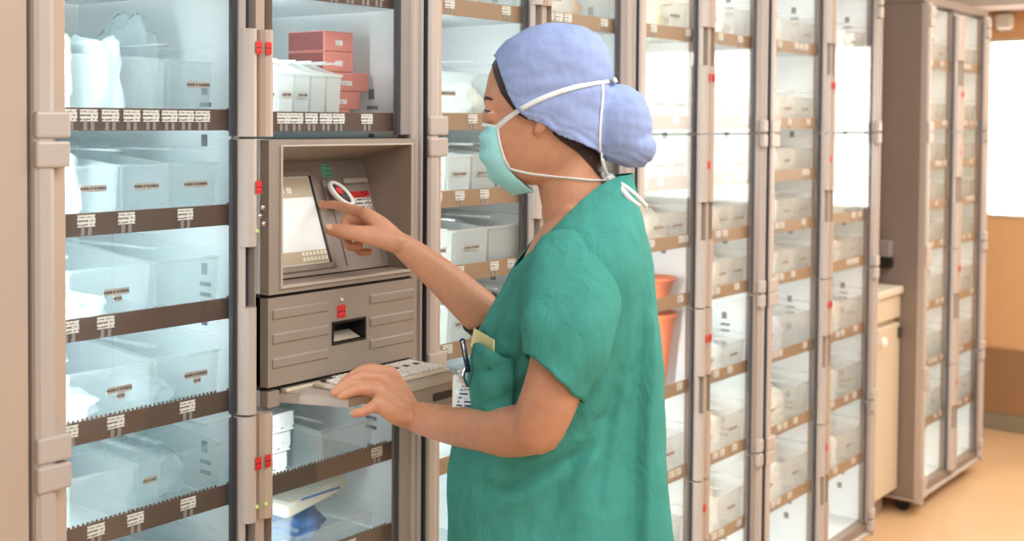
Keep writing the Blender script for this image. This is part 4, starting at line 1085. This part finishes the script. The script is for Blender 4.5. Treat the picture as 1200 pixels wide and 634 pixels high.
# chest pocket laid on the scrub
def on_scrub(px, py, off):
    d = ray(px, py).normalized(); hit = scrub_bvh.ray_cast(EYE, d)
    if hit[0] is None: hit = scrub_bvh.find_nearest(atD(px, py, D0))
    nn_ = hit[1] if hit[1].dot(d) < 0 else -hit[1]
    return hit[0] + nn_ * off, nn_
bm = bmesh.new(); rows = []
for i in range(13):
    v_ = i / 12; row = []
    y0 = 404 + v_ * 78
    for j in range(15):
        u_ = j / 14; x = (556 - v_ * 6) + u_ * (48 + v_ * 4); y = y0 + u_ * 15 * (1 - v_ * .5)
        p_, n_ = on_scrub(max(x, 556 - v_ * 5), y, .004 + .010 * math.sin(math.pi * u_) * (1 - v_ * .7) + .003 * noise.noise(Vector((x * .1, y * .1, 0))))
        row.append(p_)
    rows.append(row)
rings_mesh(bm, rows, close=False, cap=False)
po = child(finish(bm, 'chest_pocket', M['scrub'], None, True)); sm = po.modifiers.new('s', 'SOLIDIFY'); sm.thickness = .003; sm.offset = 0
# trousers and shoes
hz = H(655, 640).z
bm = bmesh.new()
for s in (-1, 1):
    hp_ = H(655, 640, s * .088); ft = Vector((hp_.x, hp_.y, .05)); rings = []
    for i in range(14):
        t = i / 13; c = (hp_ + Vector((0, 0, .03))).lerp(ft, t); r_ = .108 * (1 - t) + .085 * t
        rings.append([c + FD * (math.cos(2 * math.pi * k / 32) * r_ * 1.1 * (1 + .05 * noise.noise(Vector((k * .4, t * 6, s))))) + LD * (math.sin(2 * math.pi * k / 32) * r_ * .8) for k in range(32)])
    rings_mesh(bm, rings, cap=False)
child(finish(bm, 'scrub_trousers', M['scrub'], None, True))
for s in (-1, 1):
    hp_ = H(655, 640, s * .088); c = Vector((hp_.x, hp_.y, 0)); bm = bmesh.new(); rings = []
    for zz_, k1 in ((.0005, .95), (.012, 1.02), (.03, 1.0), (.055, .86), (.078, .62)):
        rings.append([c + FD * (.045 + math.cos(2 * math.pi * k / 28) * .135 * k1 - (.02 if zz_ > .04 else 0)) + LD * (math.sin(2 * math.pi * k / 28) * .048 * k1) + Vector((0, 0, zz_)) for k in range(28)])
    rings_mesh(bm, rings); child(finish(bm, 'shoe', M['shoe'], None, True))

# things carried in and on the pocket
p_, n_ = on_scrub(568, 405, .006)
nt = thing('paper_note', 'folded pale yellow paper sticking out of the green chest pocket', 'paper', p_)
q = [on_scrub(563, 387, .010)[0], on_scrub(585, 402, .014)[0], on_scrub(582, 416, .009)[0], on_scrub(557, 408, .007)[0]]
bm = bmesh.new(); A = [bm.verts.new(v - p_) for v in q]; B = [bm.verts.new(v - p_ + n_ * .002) for v in q]
bm.faces.new(A[::-1]); bm.faces.new(B)
for i in range(4): bm.faces.new((A[i], A[(i + 1) % 4], B[(i + 1) % 4], B[i]))
finish(bm, 'sheet', M['note'], nt)
pen0 = P(549, 436, .055)
pe = thing('pen', 'dark blue pen clipped at the front edge of the chest pocket', 'pen', pen0)
a = P(542, 400, .055) - pen0; b = Vector((0, 0, 0))
bm = bmesh.new(); cyl(bm, b, a, .0042, .0046); ellipsoid(bm, a, (.0052, .0052, .0052)); finish(bm, 'barrel', M['pen'], pe, True)
bm = bmesh.new(); ca = a + LD * .006; cyl(bm, ca, ca * .45 + LD * .0035, .0014, n=8); ellipsoid(bm, ca, (.0025, .0025, .0025)); finish(bm, 'clip', M['chrome'], pe, True)
bg0 = P(546, 462, .050)
ba = thing('id_badge', 'white printed badge hanging from a clip below the pen', 'badge', bg0)
def bp(px, py, l): return P(px, py, l) - bg0
q = [bp(541, 450, .052), bp(556, 454, .056), bp(561, 476, .058), bp(535, 477, .052)]; n_ = (q[1] - q[0]).cross(q[3] - q[0]).normalized(); n_ = n_ if n_.dot(LD) > 0 else -n_
bm = bmesh.new(); A = [bm.verts.new(v) for v in q]; B = [bm.verts.new(v + n_ * .0015) for v in q]; bm.faces.new(A[::-1]); bm.faces.new(B)
for i in range(4): bm.faces.new((A[i], A[(i + 1) % 4], B[(i + 1) % 4], B[i]))
finish(bm, 'card', M['badge'], ba)
bm = bmesh.new(); q = [bp(531, 440, .050), bp(535, 440, .050), bp(534, 477, .050), bp(530, 477, .050)]; A = [bm.verts.new(v) for v in q]; B = [bm.verts.new(v + LD * .001) for v in q]; bm.faces.new(A[::-1]); bm.faces.new(B)
for i in range(4): bm.faces.new((A[i], A[(i + 1) % 4], B[(i + 1) % 4], B[i]))
finish(bm, 'lanyard_strip', M['key'], ba)
bm = bmesh.new(); limb(bm, [bp(544, 432, .054), bp(541, 441, .055), bp(545, 451, .055)], [.004, .006, .004], n=10, hint=LD); cyl(bm, bp(536, 436, .054), bp(546, 432, .054), .003); finish(bm, 'clip', M['chrome'], ba, True)


# ------------------------------------------------------------------ lights, world, colour
def area(name, loc, target, sx, sy, power, col):
    la = bpy.data.lights.new(name, 'AREA'); la.shape = 'RECTANGLE'; la.size = sx; la.size_y = sy; la.energy = power; la.color = col
    o = bpy.data.objects.new(name, la); COL.objects.link(o); o.location = loc
    o.rotation_euler = (Vector(target) - Vector(loc)).to_track_quat('-Z', 'Y').to_euler(); return o
area('ceiling_lamp', (.6, -1.7, 2.72), (.5, -1.2, 0), 3.2, 1.2, 76, (1, .97, .93))
area('ceiling_lamp_far', (3.6, -1.6, 2.72), (3.9, -1.4, 0), 2.2, 1.2, 62, (1, .92, .80))
area('left_fill_light', (-1.9, -3.6, 2.2), (.3, -.3, 1.1), 2.4, 1.6, 36, (1, .965, .92))  # added unseen fill behind the camera, not a window; brightens the left end
w = bpy.data.worlds.new('world'); scene.world = w; w.use_nodes = True
bg = w.node_tree.nodes['Background']; bg.inputs[0].default_value = (1, .96, .92, 1); bg.inputs[1].default_value = .29
scene.view_settings.view_transform = 'Standard'; scene.view_settings.look = 'None'
scene.view_settings.gamma = 1; scene.view_settings.exposure = 0; scene.view_settings.use_curve_mapping = False
scene.cycles.transparent_max_bounces = 32; scene.cycles.max_bounces = 10; scene.cycles.caustics_reflective = False; scene.cycles.caustics_refractive = False
